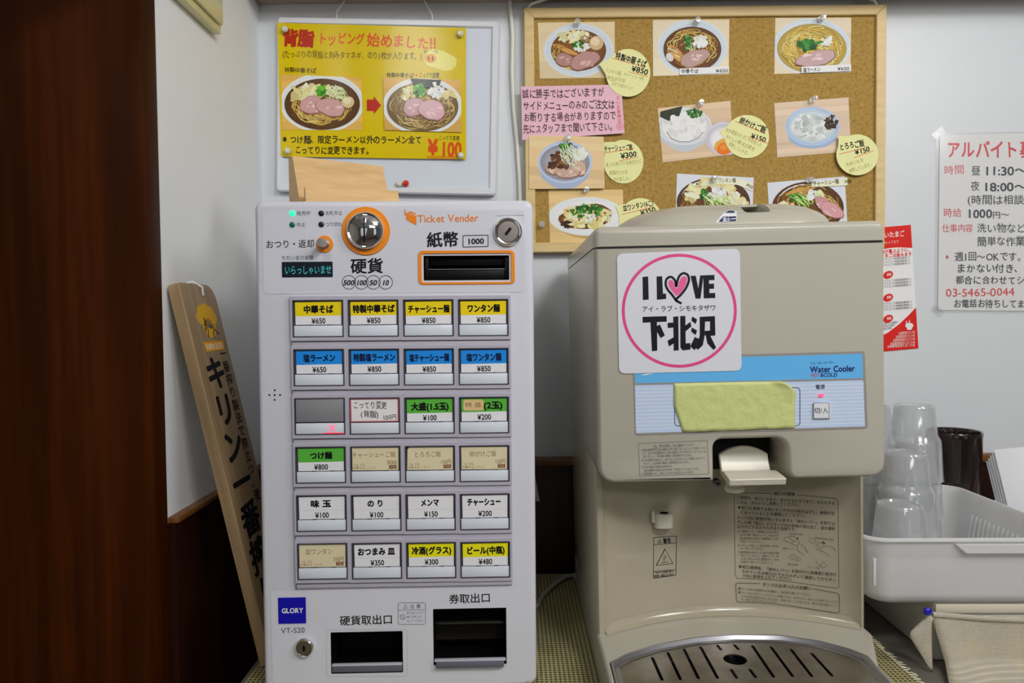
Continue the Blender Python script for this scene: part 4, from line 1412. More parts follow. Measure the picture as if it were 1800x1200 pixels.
for j in range(6):
    for i in range(4):
        s_, t_ = i / 3, j / 5
        cx = (cor[0][0] * (1 - s_) + cor[1][0] * s_) * (1 - t_) + (cor[2][0] * (1 - s_) + cor[3][0] * s_) * t_
        cz = (cor[0][1] * (1 - s_) + cor[1][1] * s_) * (1 - t_) + (cor[2][1] * (1 - s_) + cor[3][1] * s_) * t_
        mp = cell_map(cx, cz, 0)
        P = lambda u, v: (mp(u, v, 0)[0], mp(u, v, 0)[2])
        b = MB()
        a0, a1 = P(-4, 72), P(92.8, -6.5)
        pad = rrect(a0[0], a1[0], a0[1], a1[1], .0006, 2)
        c0, c1 = P(0, 65.5), P(89, 0); win = rrect(c0[0], c1[0], c0[1], c1[1], .0008, 2)
        b.loft([[(x, -.0002, z) for x, z in pad], [(x, YB + .0006, z) for x, z in pad], [(x, YB, z) for x, z in inset(pad, .0006)]], m_bez, (False, False))
        b.holed(inset(pad, .0006), [win], m_bez, YB)
        wi = inset(win, .0011)
        b.loft([[(x, YB, z) for x, z in win], [(x, YB - .0006, z) for x, z in inset(win, .0004)], [(x, YB - .0006, z) for x, z in wi], [(x, YB + .0032, z) for x, z in wi]], m_rec, (False, True))
        bb = b.build('menu_button', vm)
        # lower window
        b = Sheet(cell_map(cx, cz, YB + .0004), M_DECAL)
        bx(b, mp, 2.5, 86.5, 45, 63.5, YB + .0004, YB + .003, m_lens, .0003)
        for u in (28, 60):
            bx(b, mp, u, u + 8, 43.2, 45.2, YB + .001, YB + .003, m_rec, 0)
        if (i, j) == (0, 2):
            b.step(); b.line([(60, 48), (71, 59)], 2.4, (1.0, .12, .22), M_GLOW); b.line([(71, 48), (60, 59)], 2.4, (1.0, .12, .22), M_GLOW); b.step()
            b.line([(50, 62.6), (86, 62.6)], 1.6, (.9, .02, .06), M_GLOW)
        b.build('lower_window', bb)
        e = MENU[j][i]
        d = Sheet(cell_map(cx, cz, YB + .0012), M_PAPER)
        j_ = rng.uniform(-.8, .8)
        if e is None:
            b = MB(); bx(b, mp, 3, 86, 2.5, 42.5, YB + .0002, YB + .003, m_lensg, .0003); b.build('blank_window', bb); continue
        if e == 'hand':
            d.poly([(1.5, 2), (86.5, 2), (86, 43), (2, 43)], S(206, 110, 120)); d.step(); d.poly([(3.5, 4), (84.5, 4), (84, 41.5), (4, 41.5)], S(218, 214, 216)); d.step()
            d.text('こってり変更', 6, 14, 66, 14, 14, S(40, 40, 46), .01, .9); d.text('(背脂)', 19, 29.5, 51, 29.5, 13.5, S(40, 40, 46), .012, .9); d.text('100円', 58, 35.5, 83, 35, 11, S(40, 40, 46), .01, .8)
        elif e[2] is None:
            n0 = 8 if e[0] == 'とろろご飯' else 3.5
            d.poly([(n0, 3), (85, 3.5), (84.5, 43.5), (3.8, 43), (n0 - 3, 7)] if n0 > 4 else [(n0, 3), (85, 3.5), (84.5, 43.5), (3.8, 43)], BEI); d.step()
            BR = S(122, 88, 60)
            L = {'チャーシューご飯': (3, 80), 'とろろご飯': (16, 64), '卵がけご飯': (18, 66), '皿ワンタン': (14, 62)}[e[0]]
            d.text(e[0], L[0], 16, L[1], 15.5, 11, BR, .0); d.text(e[1], 63, 29.5, 82, 29.5, 10, BR, -.006)
            d.text('16 02', 6, 33, 26, 33, 6, S(160, 130, 96), 0); d.text('中華そば こたつ', 5, 39, 44, 38.5, 5.2, S(140, 108, 74), .0)
            d.rr(68, 34.5, 81, 41, .6, S(110, 66, 50)); d.step(); d.text('印紙', 69.5, 38, 79.5, 38, 5.4, S(190, 160, 130), .01)
        else:
            top = e[2]
            d.poly([(4.5, 4 + j_ * .5), (85, 3.5), (84.5, 43.5), (5, 43.5)], WHT); d.step()
            if top is not WHT:
                d.poly([(4.5, 4 + j_ * .5), (85, 3.5), (84.7, 27 + j_), (4.8, 28 + j_)], top); d.step()
            else:
                d.line([(5, 28), (85, 28)], .5, S(190, 190, 198))
            ink = INK if top is not BLU else S(10, 30, 66)
            wd = WID[e[0]]; mid = 45 if top is not WHT else 43
            d.text(e[0], mid - wd / 2, 16.5 + j_, mid + wd / 2, 16 + j_, min(14.5, 14.5 if wd > 40 else 13.5), ink, .05)
            d.text(e[1], 33, 36.5 + j_ * .6, 57, 36 + j_ * .6, 13.5, INK, .022)
            if e[0].startswith('特盛'):
                d.step(8e-5); d.rr(8, 5, 44, 24.5, 4, S(206, 178, 126)); d.step(); d.text('特 盛', 11, 14.5, 40, 14.5, 9.5, S(120, 84, 60), .0)
        d.build('menu_card', bb)
    # rail under the row
    zz0 = min(mp(0, 81.5, 0)[2], 9); zz1 = mp(0, 73.2, 0)[2]
    xa = cell_map(cor[0][0] * (1 - t_) + cor[2][0] * t_, 0, 0)(-3, 0, 0)[0]; xb = cell_map(cor[1][0] * (1 - t_) + cor[3][0] * t_, 0, 0)(92, 0, 0)[0]
    zc0 = cor[0][1] * (1 - t_) + cor[2][1] * t_; zc1 = cor[1][1] * (1 - t_) + cor[3][1] * t_; zc = (zc0 + zc1) / 2
    b = MB(); b.box(xa, xb, -.0030, -.0002, zc - (81 - 32.75) * kpx, zc - (73.5 - 32.75) * kpx, m_bez, .0006)
    b.box(xa - .0006, xa + .0002, -.0032, -.0002, zc - (81.6 - 32.75) * kpx, zc - (73.5 - 32.75) * kpx, m_rec); b.box(xa, xb, -.0012, -.0002, zc - (82 - 32.75) * kpx, zc - (81 - 32.75) * kpx, m_rec)
    b.build('row_rail', vm)

# ================================================================== wooden wedges on the machine
m_wedge = mat('beech_wood', S(214, 170, 112), 0.5)
ramp_noise(m_wedge, [(0.3, S(190, 154, 104)), (0.7, S(210, 176, 128))], 8, (2, 10, 14), 5)
ZTOP = ZM + zt


def wedge(label, px, py, dep, wlen, h, back, front, yaw):
    """block with a sloping front; (px, py) is its upper left front corner in the photo"""
    x, z = WORLD.p(px, py, dep)
    fr = frame((x, dep, ZTOP), R(yaw)); h = z - ZTOP
    b = MB(); prof = [(0, h), (-front, 0), (back, 0), (back, h)]
    ins = .0012
    b.loft([[(0, a, c) for a, c in prof], [(wlen, a, c) for a, c in prof]], m_wedge)
    o = b.build('wooden_wedge', None, fr)
    return tag(o, label, 'wooden block', 'wooden wedges on the ticket machine')


wedge('taller pale wooden wedge standing behind on top of the ticket machine', 514, 274, 0.955, 0.126, .07, .018, .034, 33)
wedge('lower pale wooden wedge in front of the taller one on the ticket machine', 536, 327, 0.905, 0.116, .02, .016, .016, 20)
# ================================================================== water cooler
x0w = WORLD.p(1303, 1000, 0.82)[0]
FCo = frame((x0w, 0.82, ZM + .0028), R(0.0), R(-0.85))
m_cool = mat('cooler_plastic', S(168, 164, 151), 0.26, spec=0.5)
m_coolL = mat('cooler_pale_plastic', S(198, 193, 178), 0.28, spec=0.5)
m_tower = mat('cooler_gloss_plastic', S(160, 153, 134), 0.14, spec=0.5, coat=0.3)
m_toff = mat('cooler_grey_trim', S(150, 144, 132), 0.35)
wc = thing('water_cooler', 'beige countertop water cooler with a round love sticker and drip tray', 'water cooler', FCo)
xl = (FCo.p(1046, 560)[0] + FCo.p(1051, 780)[0]) / 2; xr = (FCo.p(1557, 560)[0] + FCo.p(1560, 780)[0]) / 2
zs = (FCo.p(1060, 436.5)[1] + FCo.p(1545, 425)[1]) / 2
zb = (FCo.p(1150, 850)[1] + FCo.p(1480, 840)[1]) / 2
zl = (FCo.p(1110, 397)[1] + FCo.p(1530, 385)[1]) / 2
DEP = 0.375
na = FCo.p(1256, 800)[0]; nb = FCo.p(1384, 800)[0]; nz = FCo.p(1320, 772)[1]
# head with a notch for the tap
pts = [(xl, zs), (xl, zb), (na, zb), (na, nz), (nb, nz), (nb + .002, zb), (xr, zb), (xr, zs)]
ol = round_poly(pts, [0, .022, .003, .011, .016, .012, .020, 0], 6)
b = MB()
loops = []
rf = .012
for k in range(6):
    a = R(90 * k / 5)
    ins_loop = inset(ol, rf * .42 * (1 - math.sin(a)))
    ins_loop[0] = (ins_loop[0][0], zs - .0012 * (1 - math.sin(a))); ins_loop[-1] = (ins_loop[-1][0], zs - .0012 * (1 - math.sin(a)))
    loops.append([(x, rf * (1 - math.cos(a)), z) for x, z in ins_loop])
loops.append([(x, DEP, z) for x, z in ol])
b.loft(loops, m_cool, (False, True))
f0 = [(x, z) for x, _, z in loops[0]]
b.holed(f0, [], m_cool, 0.0)
b.build('head', wc)
# lid
b = MB()
lo = round_poly([(xl - .0005, zs + .0012), (xr + .0005, zs + .0012), (xr + .0005, zl), (xl - .0005, zl)], [0, 0, .016, .024], 7)
loops = []
for k in range(6):
    a = R(90 * k / 5)
    li_ = inset(lo, .007 * (1 - math.sin(a)))
    li_[0] = (li_[0][0], zs + .0012 + .0008 * (1 - math.sin(a))); li_[1] = (li_[1][0], zs + .0012 + .0008 * (1 - math.sin(a)))
    loops.append([(x, -.001 + .012 * (1 - math.cos(a)), z) for x, z in li_])
loops.append([(x, DEP, z) for x, z in lo])
b.loft(loops, m_cool, (True, True))
b.build('lid', wc)
b = MB(); b.box(xl + .002, xr - .002, .003, DEP - .002, zs - .001, zs + .0018, m_rec); b.build('seam', wc)
# domed top with a grip recess
dy0, dy1 = .03, .33
ya = .12
xa_, xb_ = FCo.p(1080, 392, .06)[0], FCo.p(1478, 383, .06)[0]
hd = FCo.p(1330, 363.5, ya)[1] - zl
bmesh_d = MB(); loops = []
NS = 9
for k in range(NS + 1):
    t = k / NS; a = R(90 * t)
    sx = (xb_ - xa_) / 2 * (0.42 + .58 * math.cos(a) ** .9) if k < NS else (xb_ - xa_) / 2 * .42
    mx_ = (xa_ + xb_) / 2 + .018 * t
    sy = (dy1 - dy0) / 2 * (0.50 + .50 * math.cos(a))
    lp = rrect(mx_ - sx, mx_ + sx, (dy0 + dy1) / 2 - sy, (dy0 + dy1) / 2 + sy, min(sx, sy) * .55, 6)
    loops.append([(x, y, zl - .004 + (hd + .004) * math.sin(a)) for x, y in lp])
bmesh_d.loft(loops, m_cool)
dome = bmesh_d.build('lid_dome', wc)
gx0, gx1 = FCo.p(1296, 375, .07)[0], FCo.p(1342, 375, .07)[0]
cut = MB(); cut.box(gx0, gx1, .0, .13, zl + hd * .5, zl + .08, m_cool, .004, 3)
co = cut.build('cutter')
co.matrix_world = FCo.M
md = dome.modifiers.new('grip', 'BOOLEAN'); md.operation = 'DIFFERENCE'; md.object = co; md.solver = 'EXACT'
bpy.context.view_layer.update()
dgr = bpy.context.evaluated_depsgraph_get()
nm = bpy.data.meshes.new_from_object(dome.evaluated_get(dgr))
dome.modifiers.clear(); dome.data = nm
nm.polygons.foreach_set('use_smooth', [True] * len(nm.polygons)); nm.set_sharp_from_angle(angle=R(38))
bpy.data.objects.remove(co)
# bridge over the recess, with its label
b = Sheet(lambda u, v, l: (u, .052 - l + .0, v), M_DECAL)
zt_ = zl + hd
b.loft([[(gx0 - .001, y, z) for y, z in ((.090, zt_ - .0012), (.13, zt_ + .0002), (.13, zt_ - .004), (.090, zt_ - .004))], [(gx1 + .001, y, z) for y, z in ((.090, zt_ - .0012), (.13, zt_ + .0002), (.13, zt_ - .004), (.090, zt_ - .004))]], m_cool)
b.build('grip_bridge', wc)
from mathutils.bvhtree import BVHTree
_bvh = BVHTree.FromPolygons([v.co.copy() for v in nm.vertices], [tuple(p.vertices) for p in nm.polygons])
_o = FCo.I @ CAM


def dome_map(x, y, l):
    dr = (FCo.I.to_3x3() @ ray(x, y)).normalized()
    h = _bvh.ray_cast(_o, dr)
    p = h[0] if h[0] else _o + dr * .95
    return tuple(p - dr * (.0003 + l))


b = Sheet(dome_map, M_DECAL)


def tiles(pts, ink, n=6):
    x0_, x1_ = min(p[0] for p in pts), max(p[0] for p in pts)
    for k in range(n):
        a_, c_ = x0_ + (x1_ - x0_) * k / n, x0_ + (x1_ - x0_) * (k + 1) / n
        for m_ in range(3):
            y0_, y1_ = min(p[1] for p in pts), max(p[1] for p in pts)
            u_, v_ = y0_ + (y1_ - y0_) * m_ / 3, y0_ + (y1_ - y0_) * (m_ + 1) / 3
            q_ = clip_poly([(a_, u_), (c_, u_), (c_, v_), (a_, v_)], pts)
            if len(q_) > 2: b.poly(q_, ink)


tiles([(1258, 391), (1295, 389), (1295, 372), (1290, 368.5), (1281, 368.5), (1270, 376)], S(206, 208, 214)); b.step()
tiles([(1263, 390), (1294, 388.5), (1294, 380), (1271, 380.5)], S(34, 44, 74)); tiles([(1274, 374), (1281, 370), (1289, 370), (1292, 374)], S(52, 62, 92)); b.step()
b.text('温水', 1270, 385.5, 1284, 385, 8, S(206, 210, 220), .02); b.line([(1285, 384.5), (1294, 384)], 1.6, S(206, 210, 220))
b.build('lid_label', wc)

# ------------------------------------------------------------------ tower
TF = .055
xtl = FCo.p(1047, 960, TF)[0]; xtr = FCo.p(1521, 960, TF)[0]
ci, cr_ = FCo.p(1062, 960, TF)[0], FCo.p(1512, 960, TF)[0]
xc, hw = (ci + cr_) / 2, (cr_ - ci) / 2
ZB = .046


def surf(x):
    t = max(-1, min(1, (x - xc) / hw))
    return TF + .006 + .050 * (1 - t * t)


b = MB()
ztop_t = nz + .03
NX = 36
fr_pts = [(xtl, DEP - .004), (xtl, TF + .004), (xtl + .003, TF), (ci - .001, TF), (ci, TF + .002)] + [(ci + (cr_ - ci) * k / NX, surf(ci + (cr_ - ci) * k / NX)) for k in range(1, NX)] + [(cr_, TF + .002), (cr_ + .001, TF), (xtr - .003, TF), (xtr, TF + .004), (xtr, DEP - .004)]
b.loft([[(x, y, ZB - .002) for x, y in fr_pts], [(x, y, ztop_t) for x, y in fr_pts]], m_tower, (True, True))
b.build('tower', wc)
# swept foot of the recess
b = MB(); rows = []
rfil = .011
for k in range(9):
    a = R(90 * k / 8)
    rows.append([(ci + .0006 + (cr_ - ci - .0012) * q / NX, surf(ci + (cr_ - ci) * q / NX) - .0004 - rfil * (1 - math.cos(a)), ZB + .0003 + rfil * (1 - math.sin(a))) for q in range(NX + 1)])
b.grid(rows, m_tower); b.build('tower_foot', wc)

# base with the drip tray
bxl = xtl - .0006; bxr = FCo.pz(1574, 1200, ZB)[0]
arc = [FCo.pz(x, y, ZB) for x, y in ((1071, 1164), (1100, 1149), (1150, 1133), (1220, 1120), (1290, 1115), (1370, 1116), (1440, 1126), (1490, 1139), (1525, 1152))]
tL = FCo.pz(1077, 1200, ZB)[0]; tR = FCo.pz(1561, 1200, ZB)[0]
FRT = -.20
tray = round_poly([(tL, FRT + .02), (tR, FRT + .02)] + [arc[-1]] + arc[-2:0:-1] + [arc[0]], [.05, .05, .008] + [.0] * 7 + [.008], 6)
b = MB()
bo = round_poly([(bxl, FRT), (bxr, FRT), (bxr + .001, -.04), (xtr + .0006, TF - .015), (xtr + .0006, DEP - .003), (bxl, DEP - .003)], [.06, .06, .03, .02, .01, .01], 7)
loops = [[(x, y, 0.0005) for x, y in bo]]
for k in range(5):
    a = R(90 * k / 4)
    loops.append([(x, y, ZB - .004 + .004 * math.sin(a)) for x, y in inset(bo, .004 * (1 - math.cos(a)))])
b.loft(loops, m_cool, (True, False))
b.holed_z([(x, y) for x, y, _ in loops[-1]], [tray], m_cool, ZB)
b.build('base', wc)
m_rim = mat('tray_rim', (.52, .52, .56), 0.3, metal=1.0)
m_plate = mat('worn_steel', (.46, .43, .38), 0.36, metal=1.0)
ramp_noise(m_plate, [(.3, (.32, .29, .24)), (.55, (.46, .43, .38)), (.75, (.56, .53, .48))], 22, (1, 1, 1), 6)
bump_noise(m_plate, 60, .12, .001)
dt = thing('drip_tray', '', '', frame((0, 0, 0)))
for k in ('label', 'category'):
    del dt[k]
dt.matrix_world = Matrix.Identity(4); dt.parent = wc
b = MB()
t1, t2, t3, t4 = inset(tray, .0004), inset(tray, .004), inset(tray, .009), inset(tray, .012)
b.loft([[(x, y, ZB - .022) for x, y in t1], [(x, y, ZB - .001) for x, y in t1], [(x, y, ZB + .0012) for x, y in inset(tray, .0015)], [(x, y, ZB + .0012) for x, y in t2], [(x, y, ZB - .003) for x, y in inset(tray, .006)], [(x, y, ZB - .003) for x, y in t3], [(x, y, ZB - .0045) for x, y in t4], [(x, y, ZB - .02) for x, y in t4]], m_rim, (True, True))
b.build('rim', dt)
zpl = ZB - .0042


def slot(a, c, wd=.0036):
    p, q = Vector(FCo.pz(*a, zpl)), Vector(FCo.pz(*c, zpl)); t = (q - p).normalized(); n_ = Vector((-t.y, t.x)); out = []
    for (o, s0) in ((q, -90), (p, 90)):
        for k in range(6):
            an = R(s0 + 180 * k / 5); out.append(tuple(o + (t * math.cos(an) + n_ * math.sin(an)) * wd / 2))
    return out


zc_ = lambda x, y: (930 + x / 2.687, 1000 + y / 2.687)
SL = [((582, 418), (628, 522)), ((656, 395), (715, 520)), ((732, 378), (800, 515)), ((810, 368), (890, 513)), ((890, 360), (905, 380)), ((970, 358), (988, 378)), ((1055, 362), (1155, 508)), ((1143, 368), (1245, 505)), ((1238, 380), (1335, 505)), ((1335, 398), (1430, 502)), ((955, 475), (980, 513)), ((1042, 473), (1070, 510))]
holes = [slot(zc_(*a), zc_(*c)) for a, c in SL]
hc = Vector(FCo.pz(*zc_(973, 426), zpl)); hr = abs(FCo.pz(*zc_(1028, 426), zpl)[0] - hc.x)
holes.append([(hc.x + hr * math.cos(R(15 * k)), hc.y + hr * math.sin(R(15 * k))) for k in range(24)])
b = MB(); b.holed_z(inset(tray, .0115), holes, m_plate, zpl)
for h in holes:
    b.loft([[(x, y, zpl) for x, y in h], [(x, y, zpl - .0015) for x, y in h]], m_plate, (False, False))
b.build('steel_plate', dt, fix=False)
b = MB(); b.holed_z(inset(tray, .0115), [], m_blackin, ZB - .018); b.build('pan', dt)

# ------------------------------------------------------------------ tap
lv0, lv1 = FCo.p(1266, 800, .03)[0], FCo.p(1352, 800, .03)[0]
zA, zBv = FCo.p(1308, 785, .03)[1], FCo.p(1308, 824, .026)[1]
zLip = FCo.p(1320, 843, -.012)[1]
prof = [(.034, zA, 0), (.033, zA - .012, 0), (.030, zBv + .006, 0), (.025, zBv - .002, .0), (.014, zLip + .0045, .0025), (-.004, zLip + .0025, .0035), (-.014, zLip + .001, .004)]
N = len(prof); rows_f = []; rows_b = []
for k, (y, z, gx) in enumerate(prof):
    rf_, rb_ = [], []
    for q in range(13):
        s_ = q / 12; x = lv0 - gx * .6 + (lv1 - lv0 + gx * 1.6) * s_
        dz = -.0095 * (2 * s_ - 1) ** 2 if k == 0 else 0
        rf_.append((x, y, z + dz))
        tv = .008 if k > 3 else .004
        rb_.append((x, y + (.007 if k < 4 else .003), z + dz - (0 if k < 3 else tv)))
    rows_f.append(rf_); rows_b.append(rb_)
b = MB()
loops = [rf_ + rb_[::-1] for rf_, rb_ in zip(rows_f, rows_b)]
b.loft(loops, m_coolL, (True, True))
lev = b.build('tap_lever', wc, ang=50)
bv = lev.modifiers.new('soft', 'BEVEL'); bv.width = .0012; bv.segments = 2; bv.limit_method = 'ANGLE'; bv.angle_limit = R(50)
pn = FCo.p(1291, 858, .025)
b = MB(); b.lathe([(0, .016), (.010, .016), (.010, .004), (.0115, .003), (.0115, -.001), (.010, -.0025), (.008, -.0025), (.008, .004), (0, .004)], m_coolL, (pn[0], .025, pn[1] - .001), 'z', 28); b.build('tap_nozzle', wc)
b = MB(); b.box(na + .004, nb - .004, .045, .11, zb + .004, nz - .003, m_blackin, .002); b.build('tap_housing', wc)
pn = FCo.p(1262, 849, .035)
b = MB(); b.lathe([(.0042, -.01), (.0042, .0), (.0038, .001), (0, .0014)], mat('dull_screw', (.3, .28, .26), .35, metal=1), (pn[0], .035, pn[1]), '-y', 20)
b.box(pn[0] - .0024, pn[0] + .0024, .0334, .0345, pn[1] - .0005, pn[1] + .0005, m_black); b.box(pn[0] - .0005, pn[0] + .0005, .0334, .0345, pn[1] - .0024, pn[1] + .0024, m_black)
b.build('screw', wc)
# small guide bracket on the tower
pg = FCo.p(1168, 914, .085); ys = surf(pg[0])
b = MB()
oq = rrect(pg[0] - .0125, pg[0] + .0125, ys - .017, ys + .004, [.008, .010, .001, .001], 6)
b.loft([[(x, y, pg[1] - .010) for x, y in oq], [(x, y, pg[1] + .0075) for x, y in oq]], m_coolL, (True, False))
hq = [(pg[0] + .001 + .0055 * math.cos(R(20 * k)), ys - .0072 + .0055 * math.sin(R(20 * k))) for k in range(18)]
b.holed_z(oq, [hq], m_coolL, pg[1] + .0075)
b.loft([[(x, y, pg[1] + .0075) for x, y in hq], [(x, y, pg[1] - .004) for x, y in hq]], m_blackin, (False, True))
b.box(pg[0] - .0155, pg[0] - .0115, ys - .012, ys + .004, pg[1] - .004, pg[1] + .0105, m_coolL, .001)
b.build('guide_bracket', wc)


def curve_map(x, y, l):
    c = TF + .05
    for _ in range(8):
        a = FCo.p(x, y, c); c = surf(a[0]) - .0002
    return (a[0], c - l, a[1])


TX = S(84, 76, 70)
d = Sheet(curve_map, M_DECAL)


def long(pts, wd, n=10):
    out = []
    for i in range(len(pts) - 1):
        for k in range(n):
            out.append((pts[i][0] + (pts[i + 1][0] - pts[i][0]) * k / n, pts[i][1] + (pts[i + 1][1] - pts[i][1]) * k / n))
    out.append(pts[-1]); d.line(out, wd, TX)


zz = lambda x, y: (1280 + x / 8.571, 840 + y / 8.571)
z3 = lambda x, y: (1280 + x / 8.571, 960 + y / 8.571)
long([zz(690, 235), zz(90, 218), z3(105, 430), z3(130, 482), z3(600, 500), z3(1000, 540), z3(1400, 600), z3(1640, 630), z3(1668, 610), zz(1655, 350), zz(1620, 305), zz(1030, 250)], .9)
d.text('蛇口の清掃', *zz(695, 232), *zz(1005, 245), 6.6, TX, .03)
for (a, c, t) in (((120, 290), (1610, 378), 'ご使用中、蛇口に水あか、茶がらなどがつまり、水もれする'), ((120, 365), (1100, 402), 'ときは、次のように清掃してください。'), ((140, 440), (1610, 535), '●蛇口を清掃する前にタンク内仕切板をはずし、飲物が空'), ((180, 515), (1190, 568), 'になっていることを確認してください。'),
                  ((130, 592), (1610, 685), 'タンク内に飲物が残っていますと「給水レバー」を取りは'), ((130, 660), (1610, 762), 'ずした時「蛇口」よりタンク内の飲物が流れ出て、温水運転'), ((130, 728), (1060, 775), 'はやけどするおそれがあり危険です。')):
    d.text(t, *zz(*a), *zz(*c), 6.6, TX, .012)
for (a, c, t) in (((140, 800), (760, 815), '①「給水レバー」先端を上方に持ち'), ((180, 850), (760, 868), '上げた後「給水レバー」を左の方'), ((175, 905), (760, 915), '向(反時計方向)に90度回して引'), ((180, 950), (510, 956), 'き出してください。'), ((140, 1012), (760, 1025), '②「チューブ内」と「蛇口本体」の内を'), ((180, 1058), (570, 1064), 'よくあらってください。')):
    d.text(t, *zz(*a), *zz(*c), 4.6, TX, .0)
for (a, c, t) in (((145, 85), (765, 102), '③清掃後ははずした逆の手順で取'), ((185, 132), (760, 150), '付けてください。(給水レバーを'), ((185, 182), (765, 200), '上方に持ち上げた後取付け、元の'), ((185, 232), (660, 245), '位置まで回してください。)')):
    d.text(t, *z3(*a), *z3(*c), 4.6, TX, .0)
for (a, c, t) in (((155, 300), (1630, 425), '●蛇口清掃後、「給水レバー」を取付けた後確実に取付け'), ((200, 370), (1625, 505), 'られているか蛇口の下からのぞいて確認してからタン'), ((205, 440), (985, 490), 'ク内に飲物を入れてください。')):
    d.text(t, *z3(*a), *z3(*c), 6.6, TX, .012)
# little hand drawings
for z_, pl in ((zz, [[(835, 935), (850, 890), (910, 885), (930, 920), (1000, 950)], [(840, 930), (880, 960), (950, 975)], [(950, 985), (1000, 945), (1060, 950), (1075, 985), (1040, 1010), (970, 1000), (950, 985)], [(1080, 980), (1150, 1040), (1180, 1110)], [(1040, 1010), (1035, 1080), (1070, 1110)], [(1210, 955), (1230, 905), (1290, 910), (1310, 950), (1340, 975)], [(1225, 955), (1290, 985), (1335, 1000)], [(1340, 1020), (1360, 970), (1420, 975), (1440, 1020), (1390, 1060), (1340, 1020)], [(1440, 1020), (1560, 1030), (1600, 1080)], [(1390, 1060), (1410, 1110)]]),
               (z3, [[(925, 180), (930, 130), (980, 115), (1020, 160), (1060, 170)], [(940, 190), (990, 180), (1030, 215)], [(1030, 205), (1050, 170), (1090, 180), (1080, 220), (1030, 205)], [(1060, 70), (1140, 140)], [(1150, 20), (1205, 105)], [(1320, 30), (1390, 70)], [(1400, 60), (1540, 155)], [(1590, 20), (1610, 70)], [(1330, 220), (1340, 270), (1400, 290)], [(1400, 250), (1450, 230), (1490, 290), (1440, 320), (1390, 310), (1400, 250)]])):
    for s_ in pl:
        d.line([z_(*p) for p in s_], .55, TX)
for (a, c) in (((1060, 920), (1025, 895)), ((1465, 990), (1410, 955))):
    d.poly([zz(a[0], a[1] - 12), zz(a[0] - 10, a[1] + 6), zz(c[0] - 4, c[1] + 12), zz(c[0] + 14, c[1] - 10)], TX)
d.text('上方向に持ち', *zz(915, 830), *zz(1130, 850), 4, TX); d.text('上げる', *zz(920, 872), *zz(1010, 878), 4, TX); d.text('反時計方向に回す', *zz(1300, 895), *zz(1595, 930), 4, TX); d.text('給水レバー', *zz(820, 1052), *zz(1020, 1068), 4.4, TX)
d.text('蛇口本体', *z3(895, 265), *z3(1050, 275), 4.4, TX); d.text('チューブ内', *z3(1185, 300), *z3(1375, 330), 4.2, TX)
long([z3(480, 556), z3(140, 548), z3(112, 570), z3(125, 815), z3(150, 832), z3(600, 850), z3(1000, 900), z3(1400, 965), z3(1640, 1000), z3(1675, 975), z3(1670, 730), z3(1640, 700), z3(1270, 635)], .9)
d.text('タンクのお手入れのお願い', *z3(510, 568), *z3(1255, 632), 7, TX, .015)
for (a, c, t) in (((150, 630), (1275, 728), '■タンク内には新鮮な水を補給し、毎日取り替えてください。'), ((150, 685), (1640, 835), '■タンクはさびにくいステンレス製ですが、お手入れしませんと水質によっては'), ((190, 742), (1640, 895), 'さびが出る場合がありますので、変色することがあります。時々中性洗剤(クレン'), ((190, 795), (785, 835), 'ザー等)でお手入れしてください。')):
    d.text(t, *z3(*a), *z3(*c), 4.7, TX, .003)
d.build('instruction_print', wc)

d = Sheet(curve_map, M_DECAL)
z5 = lambda x, y: (1040 + x / 3.6, 830 + y / 3.6)
q = [z5(393, 412), z5(537, 403), z5(533, 650), z5(390, 670)]
d.frame_line(q, .9, INK); d.line([z5(393, 458), z5(536, 445)], .8, INK); d.line([z5(391, 628), z5(533, 615)], .8, INK)
d.text('警告', *z5(452, 434), *z5(502, 429), 9.5, INK, .03)
d.line([z5(418, 446), z5(432, 421), z5(447, 443), z5(418, 446)], .9, INK); d.line([z5(432, 428), z5(432.5, 440)], .9, INK)
d.line([z5(410, 588), z5(464, 483), z5(514, 577), z5(410, 588), z5(464, 483)], 1.6, INK); d.line([z5(442, 572), z5(485, 567)], .9, INK)
for o in (0, 9): d.line([z5(457 + o, 560), z5(452 + o, 548), z5(462 + o, 538), z5(455 + o, 522)], .8, INK)
d.text('やけどの恐れあり', *z5(402, 636), *z5(520, 624), 4.8, INK, .02); d.text('使用時、高温になります。', *z5(395, 658), *z5(528, 643), 4.8, INK, .02)
d.build('warning_sticker', wc)

# ------------------------------------------------------------------ front panel, stickers
PB = S(92, 168, 226)
b = Sheet(px_map(FCo, -.0006), M_DECAL)
fq = [(1112, 627), (1520, 616.5), (1526, 753), (1116, 765)]
H = [FCo.p(*t) for t in fq][::-1]
H = round_poly(H, .004, 4)
b.loft([[(x, .0005, z) for x, z in H], [(x, -.0006, z) for x, z in inset(H, .0004)]], M_DECAL); b.ink = [S(138, 134, 130)] * len(b.f); b.step()
b.poly([(1114, 632), (1516, 621.5), (1517, 664.5), (1117.5, 673.5)], PB)
b.poly([(1116, 677), (1517.5, 668), (1520.5, 749), (1118, 761)], S(178, 194, 226)); b.step()
for k in range(1, 13):
    t = k / 13; b.line([(1117, 677 + 84 * t), (1519, 668 + 81 * t)], 1.2, S(206, 216, 236))
b.step()
b.text('ウォータークーラー', 1424, 638.5, 1467, 636.5, 5, S(30, 50, 110), .02)
b.text('Water Cooler', 1424, 649, 1503, 646.5, 15, S(28, 34, 100), .03)
b.text('HOT', 1425, 659, 1441, 658.5, 9.5, S(196, 40, 80), .01); b.text('&COLD', 1442, 658.5, 1472, 658, 9.5, S(28, 34, 100), .02)
b.line([(1128, 659), (1136, 658), (1148, 656)], [.6, 2, .6], S(220, 230, 244))
b.text('電源', 1433, 680, 1450, 679.5, 9, S(40, 40, 60), .01)
b.rr_line(1186, 681, 1406, 748, 6, 1.2, S(60, 66, 92))
